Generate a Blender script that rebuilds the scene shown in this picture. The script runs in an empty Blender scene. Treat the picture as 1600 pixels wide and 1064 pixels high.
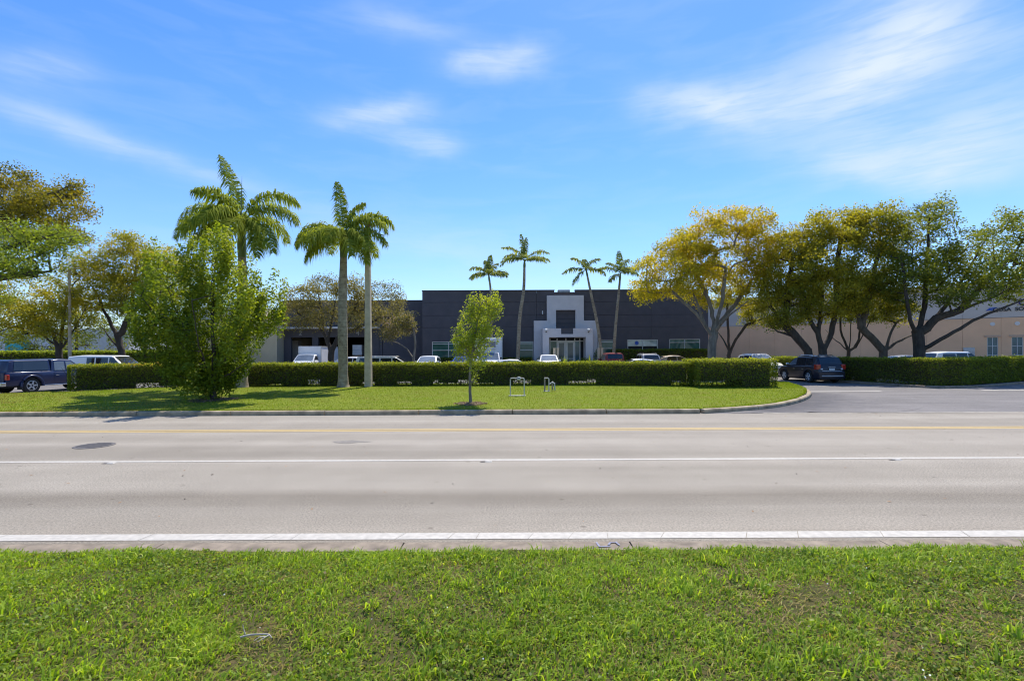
import bpy, math, random
import numpy as np
from mathutils import Vector, Matrix

sc = bpy.context.scene
COL = sc.collection
R = math.radians
rng = np.random.default_rng(11)
random.seed(11)

# ------------------------------------------------------------------ camera, sky, sun, exposure
F, HY, H, ROLL = 760.0, 552.0, 1.95, 0.0045
cam_d = bpy.data.cameras.new('camera')
cam_d.sensor_width = 36.0
cam_d.lens = F / 1600 * 36
cam_d.shift_y = (HY - 532) / 1600
cam_d.clip_start, cam_d.clip_end = 0.1, 3000
cam = bpy.data.objects.new('camera', cam_d)
COL.objects.link(cam)
cam.matrix_world = Matrix.Translation((0, 0, H)) @ Matrix.Rotation(R(90), 4, 'X') @ Matrix.Rotation(-ROLL, 4, 'Z')
sc.camera = cam

SUN_EL, SUN_AZ = R(61), R(17)
SKY_STRENGTH, SUN_STRENGTH = 0.15, 3.5
world = bpy.data.worlds.new('World')
sc.world = world
world.use_nodes = True
wt = world.node_tree
wt.nodes.clear()


def wn(kind, **kw):
    n = wt.nodes.new(kind)
    for k, v in kw.items():
        setattr(n, k, v)
    return n


def wl(a, b):
    wt.links.new(a, b)


def wmath(op, a, b=None, c=None, clamp=False):
    n = wn('ShaderNodeMath', operation=op, use_clamp=clamp)
    for i, v in enumerate((a, b, c)):
        if v is None:
            continue
        if isinstance(v, (int, float)):
            n.inputs[i].default_value = v
        else:
            wl(v, n.inputs[i])
    return n.outputs[0]


sky = wn('ShaderNodeTexSky', sky_type='NISHITA')
sky.sun_disc = False
sky.sun_elevation, sky.sun_rotation = SUN_EL, SUN_AZ
sky.altitude, sky.air_density, sky.dust_density, sky.ozone_density = 0, 1.0, 0.2, 4.0
hs = wn('ShaderNodeHueSaturation')
hs.inputs['Hue'].default_value = 0.507
hs.inputs['Saturation'].default_value = 1.27
hs.inputs['Value'].default_value = 0.83
wl(sky.outputs[0], hs.inputs['Color'])
tc = wn('ShaderNodeTexCoord')
sep = wn('ShaderNodeSeparateXYZ')
wl(tc.outputs['Generated'], sep.inputs[0])
AZ = wmath('ARCTAN2', sep.outputs[0], sep.outputs[1])
EL = wmath('ARCSINE', sep.outputs[2])
# domain warp so that the wisps are ragged
wz = wn('ShaderNodeTexNoise')
wz.inputs['Scale'].default_value = 5.0
wz.inputs['Detail'].default_value = 5.0
wl(tc.outputs['Generated'], wz.inputs['Vector'])
wsep = wn('ShaderNodeSeparateColor')
wl(wz.outputs['Color'], wsep.inputs[0])
AZw = wmath('ADD', AZ, wmath('MULTIPLY', wmath('SUBTRACT', wsep.outputs[0], 0.5), 0.16))
ELw = wmath('ADD', EL, wmath('MULTIPLY', wmath('SUBTRACT', wsep.outputs[1], 0.5), 0.09))


def sky_dir(px, py):
    u, v = (px - 800) / F, (HY - ROLL * (px - 800) - py) / F
    return math.atan2(u, 1), math.atan2(v, math.hypot(u, 1))


# cirrus wisps: direction of two ends, half width in radians, strength
WISPS = [((-60, 140), (330, 278), .018, .42), ((330, 278), (860, 440), .03, .2), ((-40, 95), (190, 140), .022, .3),
         ((515, 190), (660, 172), .026, .62), ((600, 222), (720, 240), .022, .52), ((705, 102), (865, 95), .024, .75),
         ((560, 20), (740, 46), .022, .32), ((1010, 150), (1180, 182), .035, .65), ((1110, 185), (1420, 120), .05, .62),
         ((1290, 120), (1540, 20), .07, .5), ((1230, 248), (1660, 205), .04, .62), ((1330, 275), (1660, 262), .025, .5),
         ((1480, 215), (1700, 150), .05, .3), ((1290, 20), (1700, 60), .06, .4), ((600, 340), (1000, 430), .03, .14)]
total = None
for (a, b, wdt, amp) in WISPS:
    (a0, e0), (a1, e1) = sky_dir(*a), sky_dir(*b)
    ca, ce = (a0 + a1) / 2, (e0 + e1) / 2
    hl, ang = math.hypot(a1 - a0, e1 - e0) / 2, math.atan2(e1 - e0, a1 - a0)
    dx, dy = wmath('SUBTRACT', AZw, ca), wmath('SUBTRACT', ELw, ce)
    lu = wmath('ADD', wmath('MULTIPLY', dx, math.cos(ang) / hl), wmath('MULTIPLY', dy, math.sin(ang) / hl))
    lv = wmath('ADD', wmath('MULTIPLY', dx, -math.sin(ang) / wdt), wmath('MULTIPLY', dy, math.cos(ang) / wdt))
    lu2 = wmath('POWER', wmath('ABSOLUTE', lu), 2.6)
    g = wmath('EXPONENT', wmath('MULTIPLY', wmath('ADD', lu2, wmath('MULTIPLY', lv, lv)), -1.0))
    g = wmath('MULTIPLY', g, amp * .9)
    total = g if total is None else wmath('ADD', total, g)
# streaky texture inside the wisps
mp = wn('ShaderNodeMapping')
mp.inputs['Scale'].default_value = (2.2, 2.2, 11)
mp.inputs['Rotation'].default_value = (0, R(9), 0)
wl(tc.outputs['Generated'], mp.inputs[0])
st = wn('ShaderNodeTexNoise')
st.inputs['Scale'].default_value = 3.2
st.inputs['Detail'].default_value = 5.0
st.inputs['Roughness'].default_value = 0.52
st.inputs['Distortion'].default_value = 0.5
wl(mp.outputs[0], st.inputs['Vector'])
mp2 = wn('ShaderNodeMapping')
mp2.inputs['Scale'].default_value = (5, 5, 42)
mp2.inputs['Rotation'].default_value = (R(4), R(12), 0)
wl(tc.outputs['Generated'], mp2.inputs[0])
st2 = wn('ShaderNodeTexNoise')
st2.inputs['Scale'].default_value = 3.0
st2.inputs['Detail'].default_value = 7.0
st2.inputs['Distortion'].default_value = 0.8
wl(mp2.outputs[0], st2.inputs['Vector'])
both = wmath('ADD', wmath('MULTIPLY', st.outputs[0], 0.6), wmath('MULTIPLY', st2.outputs[0], 0.4))
streak = wmath('MULTIPLY_ADD', both, 2.0, -0.12, clamp=True)
thin = wmath('MULTIPLY', wmath('MULTIPLY_ADD', st.outputs[0], 2.2, -1.02, clamp=True), 0.14)
mask = wmath('ADD', wmath('MULTIPLY', total, streak), thin, clamp=True)
# pale haze of the air low over the horizon
hz = wmath('MULTIPLY', wmath('EXPONENT', wmath('MULTIPLY', wmath('MAXIMUM', EL, 0.0), -5.5)), 0.6)
mixh = wn('ShaderNodeMix', data_type='RGBA')
wl(hz, mixh.inputs['Factor'])
wl(hs.outputs[0], mixh.inputs['A'])
mixh.inputs['B'].default_value = (1.85, 2.5, 3.85, 1)
mixc = wn('ShaderNodeMix', data_type='RGBA')
wl(mask, mixc.inputs['Factor'])
wl(mixh.outputs['Result'], mixc.inputs['A'])
mixc.inputs['B'].default_value = (3.1, 3.5, 4.2, 1)
bg = wn('ShaderNodeBackground')
bg.inputs['Strength'].default_value = SKY_STRENGTH
wl(mixc.outputs['Result'], bg.inputs['Color'])
wo = wn('ShaderNodeOutputWorld')
wl(bg.outputs[0], wo.inputs[0])

sun_d = bpy.data.lights.new('sun', 'SUN')
sun_d.energy, sun_d.angle, sun_d.color = SUN_STRENGTH, R(0.53), (1.0, 0.93, 0.82)
sun = bpy.data.objects.new('sun', sun_d)
COL.objects.link(sun)
sv = Vector((math.sin(SUN_AZ) * math.cos(SUN_EL), math.cos(SUN_AZ) * math.cos(SUN_EL), math.sin(SUN_EL)))
sun.rotation_euler = sv.to_track_quat('Z', 'Y').to_euler()
sun.location = sv * 100

sc.view_settings.view_transform = 'Standard'
sc.view_settings.look = 'None'
sc.view_settings.exposure = 0.8
sc.view_settings.gamma = 1.0
sc.view_settings.use_curve_mapping = False
sc.render.engine = 'CYCLES'
sc.cycles.use_denoising = True
sc.cycles.filter_width = 1.1
sc.cycles.denoiser = 'OPENIMAGEDENOISE'
sc.cycles.denoising_input_passes = 'RGB_ALBEDO_NORMAL'
sc.cycles.denoising_prefilter = 'ACCURATE'
sc.cycles.max_bounces = 8
sc.cycles.transparent_max_bounces = 8
sc.cycles.sample_clamp_indirect = 6.0


# ------------------------------------------------------------------ helpers
def P(px, py, d):
    """a pixel of the photograph at distance d -> world point"""
    return np.array([(px - 800) / F * d, d, H + (HY - ROLL * (px - 800) - py) / F * d])


def tag(o, label=None, cat=None, group=None, kind=None):
    if label: o['label'] = label
    if cat: o['category'] = cat
    if group: o['group'] = group
    if kind: o['kind'] = kind
    return o


def empty(name, loc=(0, 0, 0), rz=0.0, parent=None):
    o = bpy.data.objects.new(name, None)
    o.empty_display_size = 0.2
    COL.objects.link(o)
    o.location = loc
    o.rotation_euler = (0, 0, rz)
    if parent: o.parent = parent
    return o


def link(name, me, parent=None, loc=None):
    o = bpy.data.objects.new(name, me)
    COL.objects.link(o)
    if parent: o.parent = parent
    if loc is not None: o.location = loc
    return o


def fast_mesh(name, V, Fc, mat, parent=None, tint=None, smooth=False):
    """large meshes: V (n,3), Fc (m,k)"""
    V = np.asarray(V, dtype=np.float32)
    Fc = np.asarray(Fc, dtype=np.int32)
    m, k = Fc.shape
    me = bpy.data.meshes.new(name)
    me.vertices.add(len(V))
    me.vertices.foreach_set('co', V.ravel())
    me.loops.add(m * k)
    me.loops.foreach_set('vertex_index', Fc.ravel())
    me.polygons.add(m)
    me.polygons.foreach_set('loop_start', np.arange(0, m * k, k, dtype=np.int32))
    if smooth:
        me.polygons.foreach_set('use_smooth', np.ones(m, dtype=bool))
    me.update(calc_edges=True)
    if tint is not None:
        at = me.attributes.new('tint', 'FLOAT', 'FACE')
        at.data.foreach_set('value', np.asarray(tint, dtype=np.float32))
    me.materials.append(mat)
    return link(name, me, parent)


class MB:
    """collects simple solids, links them as one mesh object"""
    def __init__(s):
        s.v, s.f = [], []

    def add(s, v, f):
        n = len(s.v)
        s.v += [tuple(float(c) for c in p) for p in v]
        s.f += [tuple(i + n for i in q) for q in f]
        return s

    def box(s, x0, x1, y0, y1, z0, z1):
        v = [(x, y, z) for z in (z0, z1) for y in (y0, y1) for x in (x0, x1)]
        return s.add(v, [(0, 2, 3, 1), (4, 5, 7, 6), (0, 1, 5, 4), (2, 6, 7, 3), (0, 4, 6, 2), (1, 3, 7, 5)])

    def tube(s, pts, rad, n=8, caps=True):
        pts = [Vector(p) for p in pts]
        if isinstance(rad, (int, float)): rad = [rad] * len(pts)
        v, f = [], []
        for i, p in enumerate(pts):
            d = (pts[min(i + 1, len(pts) - 1)] - pts[max(i - 1, 0)]).normalized()
            a = Vector((0, 0, 1)) if abs(d.z) < .9 else Vector((1, 0, 0))
            u = d.cross(a).normalized()
            w = d.cross(u)
            for k in range(n):
                t = 2 * math.pi * k / n
                v.append(p + (u * math.cos(t) + w * math.sin(t)) * rad[i])
        for i in range(len(pts) - 1):
            for k in range(n):
                k2 = (k + 1) % n
                f.append((i * n + k, i * n + k2, (i + 1) * n + k2, (i + 1) * n + k))
        if caps:
            f.append(tuple(range(n - 1, -1, -1)))
            f.append(tuple((len(pts) - 1) * n + k for k in range(n)))
        return s.add(v, f)

    def lathe(s, prof, axis='Z', n=24, c=(0, 0, 0)):
        """profile of (radius, height)"""
        v, f = [], []
        for (r, h) in prof:
            for k in range(n):
                t = 2 * math.pi * k / n
                a, b = r * math.cos(t), r * math.sin(t)
                q = (a, b, h) if axis == 'Z' else (a, h, b)
                v.append((q[0] + c[0], q[1] + c[1], q[2] + c[2]))
        for i in range(len(prof) - 1):
            for k in range(n):
                k2 = (k + 1) % n
                f.append((i * n + k, i * n + k2, (i + 1) * n + k2, (i + 1) * n + k))
        f.append(tuple(range(n)))
        f.append(tuple((len(prof) - 1) * n + k for k in range(n)))
        return s.add(v, f)

    def build(s, name, mat, parent=None, smooth=None, bevel=0.0):
        me = bpy.data.meshes.new(name)
        me.from_pydata(s.v, [], s.f)
        me.materials.append(mat)
        import bmesh
        bm = bmesh.new()
        bm.from_mesh(me)
        if bevel:
            bmesh.ops.bevel(bm, geom=bm.edges[:], offset=bevel, segments=2, affect='EDGES', profile=0.6)
        bmesh.ops.recalc_face_normals(bm, faces=bm.faces[:])
        bm.to_mesh(me)
        bm.free()
        if smooth:
            me.shade_smooth()
            me.set_sharp_from_angle(angle=R(smooth))
        me.update()
        return link(name, me, parent)


# ------------------------------------------------------------------ materials
def new_mat(name):
    m = bpy.data.materials.new(name)
    m.use_nodes = True
    nt = m.node_tree
    return m, nt, nt.nodes['Principled BSDF']


def noise_node(nt, scale, detail=4, rough=.55, coord='Object', stretch=None):
    t = nt.nodes.new('ShaderNodeTexCoord')
    n = nt.nodes.new('ShaderNodeTexNoise')
    n.inputs['Scale'].default_value = scale
    n.inputs['Detail'].default_value = detail
    n.inputs['Roughness'].default_value = rough
    if stretch:
        mpp = nt.nodes.new('ShaderNodeMapping')
        mpp.inputs['Scale'].default_value = stretch
        nt.links.new(t.outputs[coord], mpp.inputs[0])
        nt.links.new(mpp.outputs[0], n.inputs['Vector'])
    else:
        nt.links.new(t.outputs[coord], n.inputs['Vector'])
    return n


def ramp(nt, fac, stops):
    r = nt.nodes.new('ShaderNodeValToRGB')
    e = r.color_ramp.elements
    while len(e) > 1: e.remove(e[0])
    e[0].position, e[0].color = stops[0][0], (*stops[0][1], 1)
    for p, c in stops[1:]:
        q = e.new(p)
        q.color = (*c, 1)
    nt.links.new(fac, r.inputs[0])
    return r.outputs[0]


def mixc2(nt, fac, a, b, mode='MIX'):
    m = nt.nodes.new('ShaderNodeMix')
    m.data_type = 'RGBA'
    m.blend_type = mode
    for k, v in (('Factor', fac), ('A', a), ('B', b)):
        if isinstance(v, (int, float)): m.inputs[k].default_value = v
        elif isinstance(v, tuple): m.inputs[k].default_value = (*v, 1)
        else: nt.links.new(v, m.inputs[k])
    return m.outputs['Result']


def bump(nt, bsdf, h, strength=.3, dist=.02):
    b = nt.nodes.new('ShaderNodeBump')
    b.inputs['Strength'].default_value = strength
    b.inputs['Distance'].default_value = dist
    nt.links.new(h, b.inputs['Height'])
    nt.links.new(b.outputs[0], bsdf.inputs['Normal'])


def simple(name, col, rough=.6, var=.12, scale=3.0, metal=0.0, coat=0.0, spec=.5, bmp=0.0, stretch=None):
    m, nt, b = new_mat(name)
    n = noise_node(nt, scale, 5, stretch=stretch)
    lo, hi = tuple(c * (1 - var) for c in col), tuple(min(1, c * (1 + var)) for c in col)
    nt.links.new(ramp(nt, n.outputs[0], [(.3, lo), (.7, hi)]), b.inputs['Base Color'])
    b.inputs['Roughness'].default_value = rough
    b.inputs['Metallic'].default_value = metal
    b.inputs['Coat Weight'].default_value = coat
    b.inputs['Coat Roughness'].default_value = .04
    b.inputs['Specular IOR Level'].default_value = spec
    if bmp: bump(nt, b, n.outputs[0], bmp, .03)
    return m


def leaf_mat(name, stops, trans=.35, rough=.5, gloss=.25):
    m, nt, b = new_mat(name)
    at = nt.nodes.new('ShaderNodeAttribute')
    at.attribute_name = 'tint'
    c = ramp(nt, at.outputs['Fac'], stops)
    nt.links.new(c, b.inputs['Base Color'])
    b.inputs['Roughness'].default_value = rough
    b.inputs['Specular IOR Level'].default_value = gloss
    tr = nt.nodes.new('ShaderNodeBsdfTranslucent')
    # light that comes through a leaf is yellower and a little stronger than what it reflects
    nt.links.new(mixc2(nt, 1.0, c, (1.55, 1.5, .5), 'MULTIPLY'), tr.inputs['Color'])
    mx = nt.nodes.new('ShaderNodeMixShader')
    mx.inputs[0].default_value = trans
    out = nt.nodes['Material Output']
    nt.links.new(b.outputs[0], mx.inputs[1])
    nt.links.new(tr.outputs[0], mx.inputs[2])
    nt.links.new(mx.outputs[0], out.inputs['Surface'])
    return m


M = {}
# --- road
def road_mat(name, base, streaks=True):
    m, nt, b = new_mat(name)
    fine = noise_node(nt, 42, 6, .85)
    mid = noise_node(nt, .8, 5, .6)
    lon = noise_node(nt, .55, 4, .5, stretch=(.045, 1.6, 1))
    c = ramp(nt, fine.outputs[0], [(.36, tuple(x * .52 for x in base)), (.5, base), (.64, tuple(min(1, x * 1.45) for x in base))])
    c = mixc2(nt, .5, c, ramp(nt, mid.outputs[0], [(.3, (.8, .79, .78)), (.7, (1.1, 1.1, 1.1))]), 'MULTIPLY')
    if streaks:
        c = mixc2(nt, .75, c, ramp(nt, lon.outputs[0], [(.34, (.74, .73, .71)), (.62, (1.12, 1.12, 1.13))]), 'MULTIPLY')
        # wheel tracks polished darker along the lane, worn into the surface
        t = nt.nodes.new('ShaderNodeTexCoord')
        s = nt.nodes.new('ShaderNodeSeparateXYZ')
        nt.links.new(t.outputs['Object'], s.inputs[0])
        warp = noise_node(nt, .25, 2)
        add = nt.nodes.new('ShaderNodeMath'); add.operation = 'MULTIPLY_ADD'
        nt.links.new(warp.outputs[0], add.inputs[0]); add.inputs[1].default_value = .5
        nt.links.new(s.outputs[1], add.inputs[2])
        mr = nt.nodes.new('ShaderNodeMapRange')
        mr.inputs['From Min'].default_value, mr.inputs['From Max'].default_value = 5.0, 9.6
        nt.links.new(add.outputs[0], mr.inputs['Value'])
        k = ramp(nt, mr.outputs[0], [(0, (.80, .77, .73)), (.16, (.98, .97, .96)), (.30, (1, 1, 1)), (.41, (.77, .75, .73)), (.52, (.98, .98, .98)),
                                      (.75, (1, 1, 1)), (1, (1.03, 1.03, 1.04))])
        c = mixc2(nt, 1.0, c, k, 'MULTIPLY')
    vor = nt.nodes.new('ShaderNodeTexVoronoi')
    vor.inputs['Scale'].default_value = 1.7
    t2 = nt.nodes.new('ShaderNodeTexCoord')
    nt.links.new(t2.outputs['Object'], vor.inputs['Vector'])
    spots = ramp(nt, vor.outputs['Distance'], [(.0, (.5, .48, .46)), (.045, (.62, .6, .58)), (.07, (1, 1, 1))])
    c = mixc2(nt, .75, c, spots, 'MULTIPLY')
    if not streaks:
        at = nt.nodes.new('ShaderNodeAttribute'); at.attribute_name = 'patch'
        e = noise_node(nt, 1.6, 6, .7)
        q = nt.nodes.new('ShaderNodeMath'); q.operation = 'MULTIPLY_ADD'
        nt.links.new(e.outputs[0], q.inputs[0]); q.inputs[1].default_value = .9
        nt.links.new(at.outputs['Fac'], q.inputs[2])
        k = ramp(nt, q.outputs[0], [(.62, (1, 1, 1)), (1.0, (.5, .51, .56))])
        c = mixc2(nt, 1.0, c, k, 'MULTIPLY')
        sc_ = noise_node(nt, .7, 5, .6, stretch=(.25, 1.3, 1))
        c = mixc2(nt, .8, c, ramp(nt, sc_.outputs[0], [(.35, (.78, .77, .75)), (.6, (1.12, 1.1, 1.06))]), 'MULTIPLY')
    nt.links.new(c, b.inputs['Base Color'])
    b.inputs['Roughness'].default_value = .85
    b.inputs['Specular IOR Level'].default_value = .3
    bump(nt, b, fine.outputs[0], .35, .006)
    return m


M['road'] = road_mat('road_asphalt', (.295, .264, .214))
M['lot'] = road_mat('driveway_asphalt', (.185, .175, .172), False)
M['lot_new'] = road_mat('dark_asphalt_patch', (.098, .098, .108), False)
M['white_line'] = simple('white_road_paint', (.46, .43, .375), .7, .16, 14)
M['yellow_line'] = simple('faded_yellow_road_paint', (.43, .315, .14), .75, .12, 9)
M['concrete'] = simple('weathered_concrete', (.36, .325, .265), .85, .3, 5, bmp=.3)
M['curb'] = simple('kerb_concrete', (.33, .265, .17), .85, .45, 3, bmp=.3)
M['gutter'] = simple('stained_gutter_concrete', (.235, .19, .14), .9, .35, 6, bmp=.4)
M['tar'] = simple('tar_patch', (.13, .12, .115), .8, .25, 12)
M['smudge'] = simple('worn_dark_patch', (.205, .185, .16), .85, .25, 9)
M['iron'] = simple('cast_iron_cover', (.16, .145, .135), .6, .3, 30, metal=.3)
M['bluepaint'] = simple('blue_spray_paint', (.22, .225, .30), .8, .35, 16)
# --- ground covers
def soil_mat(name, stops, scale, bmp=.5):
    m, nt, b = new_mat(name)
    a, c = noise_node(nt, scale, 6, .65), noise_node(nt, scale * .14, 3, .5)
    mx = nt.nodes.new('ShaderNodeMath'); mx.operation = 'MULTIPLY_ADD'
    nt.links.new(c.outputs[0], mx.inputs[0]); mx.inputs[1].default_value = .6
    sb = nt.nodes.new('ShaderNodeMath'); sb.operation = 'MULTIPLY'
    nt.links.new(a.outputs[0], sb.inputs[0]); sb.inputs[1].default_value = .4
    nt.links.new(sb.outputs[0], mx.inputs[2])
    nt.links.new(ramp(nt, mx.outputs[0], stops), b.inputs['Base Color'])
    b.inputs['Roughness'].default_value = .95
    b.inputs['Specular IOR Level'].default_value = .1
    bump(nt, b, a.outputs[0], bmp, .05)
    return m


M['verge'] = soil_mat('verge_soil', [(.35, (.05, .05, .018)), (.52, (.085, .08, .03)), (.7, (.17, .11, .06))], 22)
M['lawn'] = soil_mat('lawn_turf', [(.32, (.17, .165, .025)), (.5, (.15, .19, .018)), (.68, (.20, .235, .026))], 9, .7)
M['ground'] = soil_mat('far_ground', [(.35, (.07, .09, .02)), (.65, (.13, .13, .05))], 2)
M['mulch'] = soil_mat('mulch', [(.35, (.07, .05, .03)), (.65, (.17, .13, .08))], 30)
M['grass'] = leaf_mat('grass_blades', [(0, (.36, .27, .10)), (.14, (.34, .33, .07)), (.3, (.18, .27, .026)), (.6, (.26, .39, .032)), (.85, (.39, .51, .045)), (1, (.54, .60, .09))], .48, .5, .22)
M['weed'] = leaf_mat('clover_leaves', [(0, (.24, .18, .07)), (.2, (.10, .155, .025)), (.7, (.19, .275, .034)), (1, (.33, .39, .055))], .4, .5, .22)
M['lawngrass'] = leaf_mat('mown_grass', [(0, (.27, .22, .06)), (.4, (.19, .235, .018)), (1, (.24, .33, .02))], .4, .6, .2)
M['flower'] = simple('white_petals', (.8, .8, .74), .7, .05)
# --- foliage
M['yellow'] = leaf_mat('yellow_leaves', [(0, (.18, .20, .03)), (.3, (.31, .30, .034)), (.65, (.46, .39, .036)), (1, (.56, .42, .036))], .48, .55, .1)
M['olive'] = leaf_mat('olive_leaves', [(0, (.13, .16, .03)), (.5, (.28, .275, .04)), (1, (.44, .37, .04))], .48, .55, .1)
M['green'] = leaf_mat('green_leaves', [(0, (.09, .13, .03)), (.5, (.17, .205, .036)), (1, (.28, .28, .045))], .46, .55, .1)
M['amber'] = leaf_mat('amber_leaves', [(0, (.11, .12, .026)), (.5, (.22, .195, .03)), (1, (.34, .26, .03))], .45, .55, .12)
M['lime'] = leaf_mat('lime_leaves', [(0, (.11, .15, .03)), (.5, (.22, .28, .045)), (1, (.37, .42, .08))], .45, .55, .12)
M['fresh'] = leaf_mat('fresh_leaves', [(0, (.10, .145, .016)), (.5, (.20, .26, .024)), (1, (.36, .39, .035))], 0.45)
M['bright'] = leaf_mat('bright_leaves', [(0, (.18, .235, .03)), (.5, (.30, .36, .04)), (1, (.46, .48, .06))], 0.45)
M['brown'] = leaf_mat('brownish_leaves', [(0, (.12, .115, .045)), (.5, (.22, .19, .065)), (1, (.32, .27, .10))], 0.4)
M['pink'] = leaf_mat('pale_blossom_leaves', [(0, (.10, .10, .04)), (.6, (.20, .19, .06)), (.85, (.32, .25, .2)), (1, (.42, .30, .32))], .35)
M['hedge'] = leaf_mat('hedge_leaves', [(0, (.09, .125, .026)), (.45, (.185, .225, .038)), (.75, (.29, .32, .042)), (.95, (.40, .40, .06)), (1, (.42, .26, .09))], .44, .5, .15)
M['palm'] = leaf_mat('palm_leaflets', [(0, (.14, .185, .032)), (.5, (.25, .30, .045)), (1, (.40, .42, .065))], .47, .75, .02)
M['farpalm'] = leaf_mat('far_palm_leaflets', [(0, (.14, .175, .055)), (.5, (.24, .28, .08)), (1, (.38, .38, .10))], .46, .7, .04)
M['spiky'] = leaf_mat('spiky_leaves', [(0, (.15, .22, .03)), (1, (.36, .40, .05))], .4)
M['bark'] = simple('grey_brown_bark', (.105, .083, .06), .9, .4, 7, bmp=.6, stretch=(1, 1, .3))
M['darkbark'] = simple('dark_bark', (.06, .047, .037), .9, .4, 7, bmp=.6, stretch=(1, 1, .3))
M['palebark'] = simple('pale_bark', (.20, .17, .13), .9, .4, 6, bmp=.6, stretch=(1, 1, .3))
M['twig'] = simple('twigs', (.07, .055, .035), .9, .3, 8)
M['drytwig'] = simple('bleached_twig', (.42, .38, .31), .9, .2, 20)
M['shaft'] = simple('crownshaft_green', (.13, .16, .035), .5, .25, 3, stretch=(1, 1, .3))


def palm_bark():
    m, nt, b = new_mat('ringed_palm_bark')
    n = noise_node(nt, 5, 6, .65)
    rings = noise_node(nt, 1.0, 2, .5, stretch=(.2, .2, 9))
    c = ramp(nt, n.outputs[0], [(.3, (.17, .125, .08)), (.48, (.31, .25, .165)), (.72, (.45, .38, .27))])
    c = mixc2(nt, .6, c, ramp(nt, rings.outputs[0], [(.4, (.7, .68, .64)), (.55, (1.08, 1.06, 1.02))]), 'MULTIPLY')
    nt.links.new(c, b.inputs['Base Color'])
    b.inputs['Roughness'].default_value = .9
    bump(nt, b, rings.outputs[0], .5, .03)
    return m


M['palmbark'] = palm_bark()
# --- buildings
M['charcoal'] = simple('charcoal_stucco', (.09, .082, .088), .85, .1, 1.2, bmp=.15)
M['charcoal_dark'] = simple('charcoal_reveal', (.05, .05, .062), .9, .1)
M['grey'] = simple('grey_stucco', (.64, .60, .59), .85, .06, 1.5, bmp=.12)
M['canopy'] = simple('pale_canopy_edge', (.55, .54, .52), .7, .1)
M['beige'] = simple('beige_stucco', (.62, .50, .32), .85, .08, .8)
M['cream'] = simple('cream_band', (.74, .68, .60), .85, .06, .8)
M['peach'] = simple('peach_stucco', (.88, .51, .28), .85, .07, .6, bmp=.12)
M['bandgrey'] = simple('pale_grey_stucco', (.60, .50, .41), .85, .06, .6)
M['trim'] = simple('peach_trim', (.62, .40, .26), .8, .08)
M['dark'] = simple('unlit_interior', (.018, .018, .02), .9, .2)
M['frame'] = simple('pale_aluminium_frame', (.58, .57, .54), .45, .06, metal=.2)
M['metal'] = simple('galvanised_metal', (.45, .45, .44), .5, .15, metal=.5)
M['acbeige'] = simple('beige_sheet_metal', (.46, .42, .33), .6, .1)
M['carton'] = simple('white_carton', (.75, .74, .72), .8, .06)
M['wood'] = simple('pallet_wood', (.32, .2, .11), .85, .25, 8)
M['post'] = simple('tan_post', (.54, .44, .30), .8, .1)
M['pole'] = simple('concrete_pole', (.50, .41, .285), .85, .2, 4)
M['number'] = simple('grey_number_paint', (.32, .31, .30), .7, .05)
M['signblue'] = simple('blue_sign_letters', (.02, .09, .42), .4, .05)
M['signnavy'] = simple('navy_emblem', (.02, .03, .16), .4, .05)
M['signblack'] = simple('black_sign_letters', (.012, .012, .014), .4, .05)
M['teal'] = simple('teal_fabric', (.03, .38, .40), .7, .1)
M['whitewall'] = simple('white_stucco', (.6, .6, .6), .85, .08)


def glass(name, col, rough=.04, spec=.8):
    m, nt, b = new_mat(name)
    n = noise_node(nt, .9, 3)
    nt.links.new(ramp(nt, n.outputs[0], [(.3, tuple(c * .7 for c in col)), (.7, tuple(c * 1.35 for c in col))]), b.inputs['Base Color'])
    b.inputs['Roughness'].default_value = rough
    b.inputs['Specular IOR Level'].default_value = spec
    bump(nt, b, n.outputs[0], .02, .05)
    return m


M['greenglass'] = glass('green_tinted_glass', (.05, .13, .10), .05, .35)
M['paleglass'] = glass('pale_blind_glass', (.34, .42, .40))
M['doorglass'] = glass('door_glass', (.10, .13, .13), .05, .35)
M['tealglass'] = glass('teal_glass', (.06, .14, .16), .05, .35)
M['carglass'] = glass('car_glass', (.018, .022, .026))
M['carglass_pale'] = glass('windshield_glass', (.16, .19, .22))
# --- vehicles
def paint(name, col, metal=.0): return simple(name, col, .32, .03, 2, metal=metal, coat=.3, spec=.4)


M['navy'] = paint('navy_paint', (.013, .022, .075), .0)
M['midnight'] = paint('midnight_blue_paint', (.010, .011, .022), .0)
M['white'] = paint('white_paint', (.78, .78, .78))
M['cream_car'] = paint('cream_paint', (.68, .64, .53))
M['silver'] = paint('silver_paint', (.48, .49, .5), .4)
M['blue'] = paint('blue_paint', (.04, .10, .38))
M['red'] = paint('dark_red_paint', (.22, .035, .03))
M['tan'] = paint('tan_paint', (.40, .31, .21))
M['grey_car'] = paint('grey_paint', (.25, .26, .28), .3)
M['tyre'] = simple('tyre_rubber', (.022, .022, .022), .9, .2)
M['rim'] = simple('alloy_rim', (.55, .55, .56), .4, .1, metal=.2)
M['black'] = simple('black_plastic', (.02, .02, .022), .6, .1)
M['chrome'] = simple('chrome', (.65, .65, .66), .2, .05, metal=.9)
M['redlens'] = simple('red_lens', (.45, .03, .02), .15, .1, coat=.8)
M['clearlens'] = simple('clear_lens', (.65, .66, .68), .12, .05, coat=.8)
M['plate'] = simple('licence_plate', (.7, .72, .7), .5, .1, 20)
M['mudgrey'] = simple('grey_skid_plate', (.35, .35, .36), .5, .1)
M['pvc'] = simple('pale_painted_pipe', (.52, .50, .44), .5, .1)
M['pipegrey'] = simple('weathered_pipe', (.28, .22, .18), .7, .3, 12)


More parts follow.
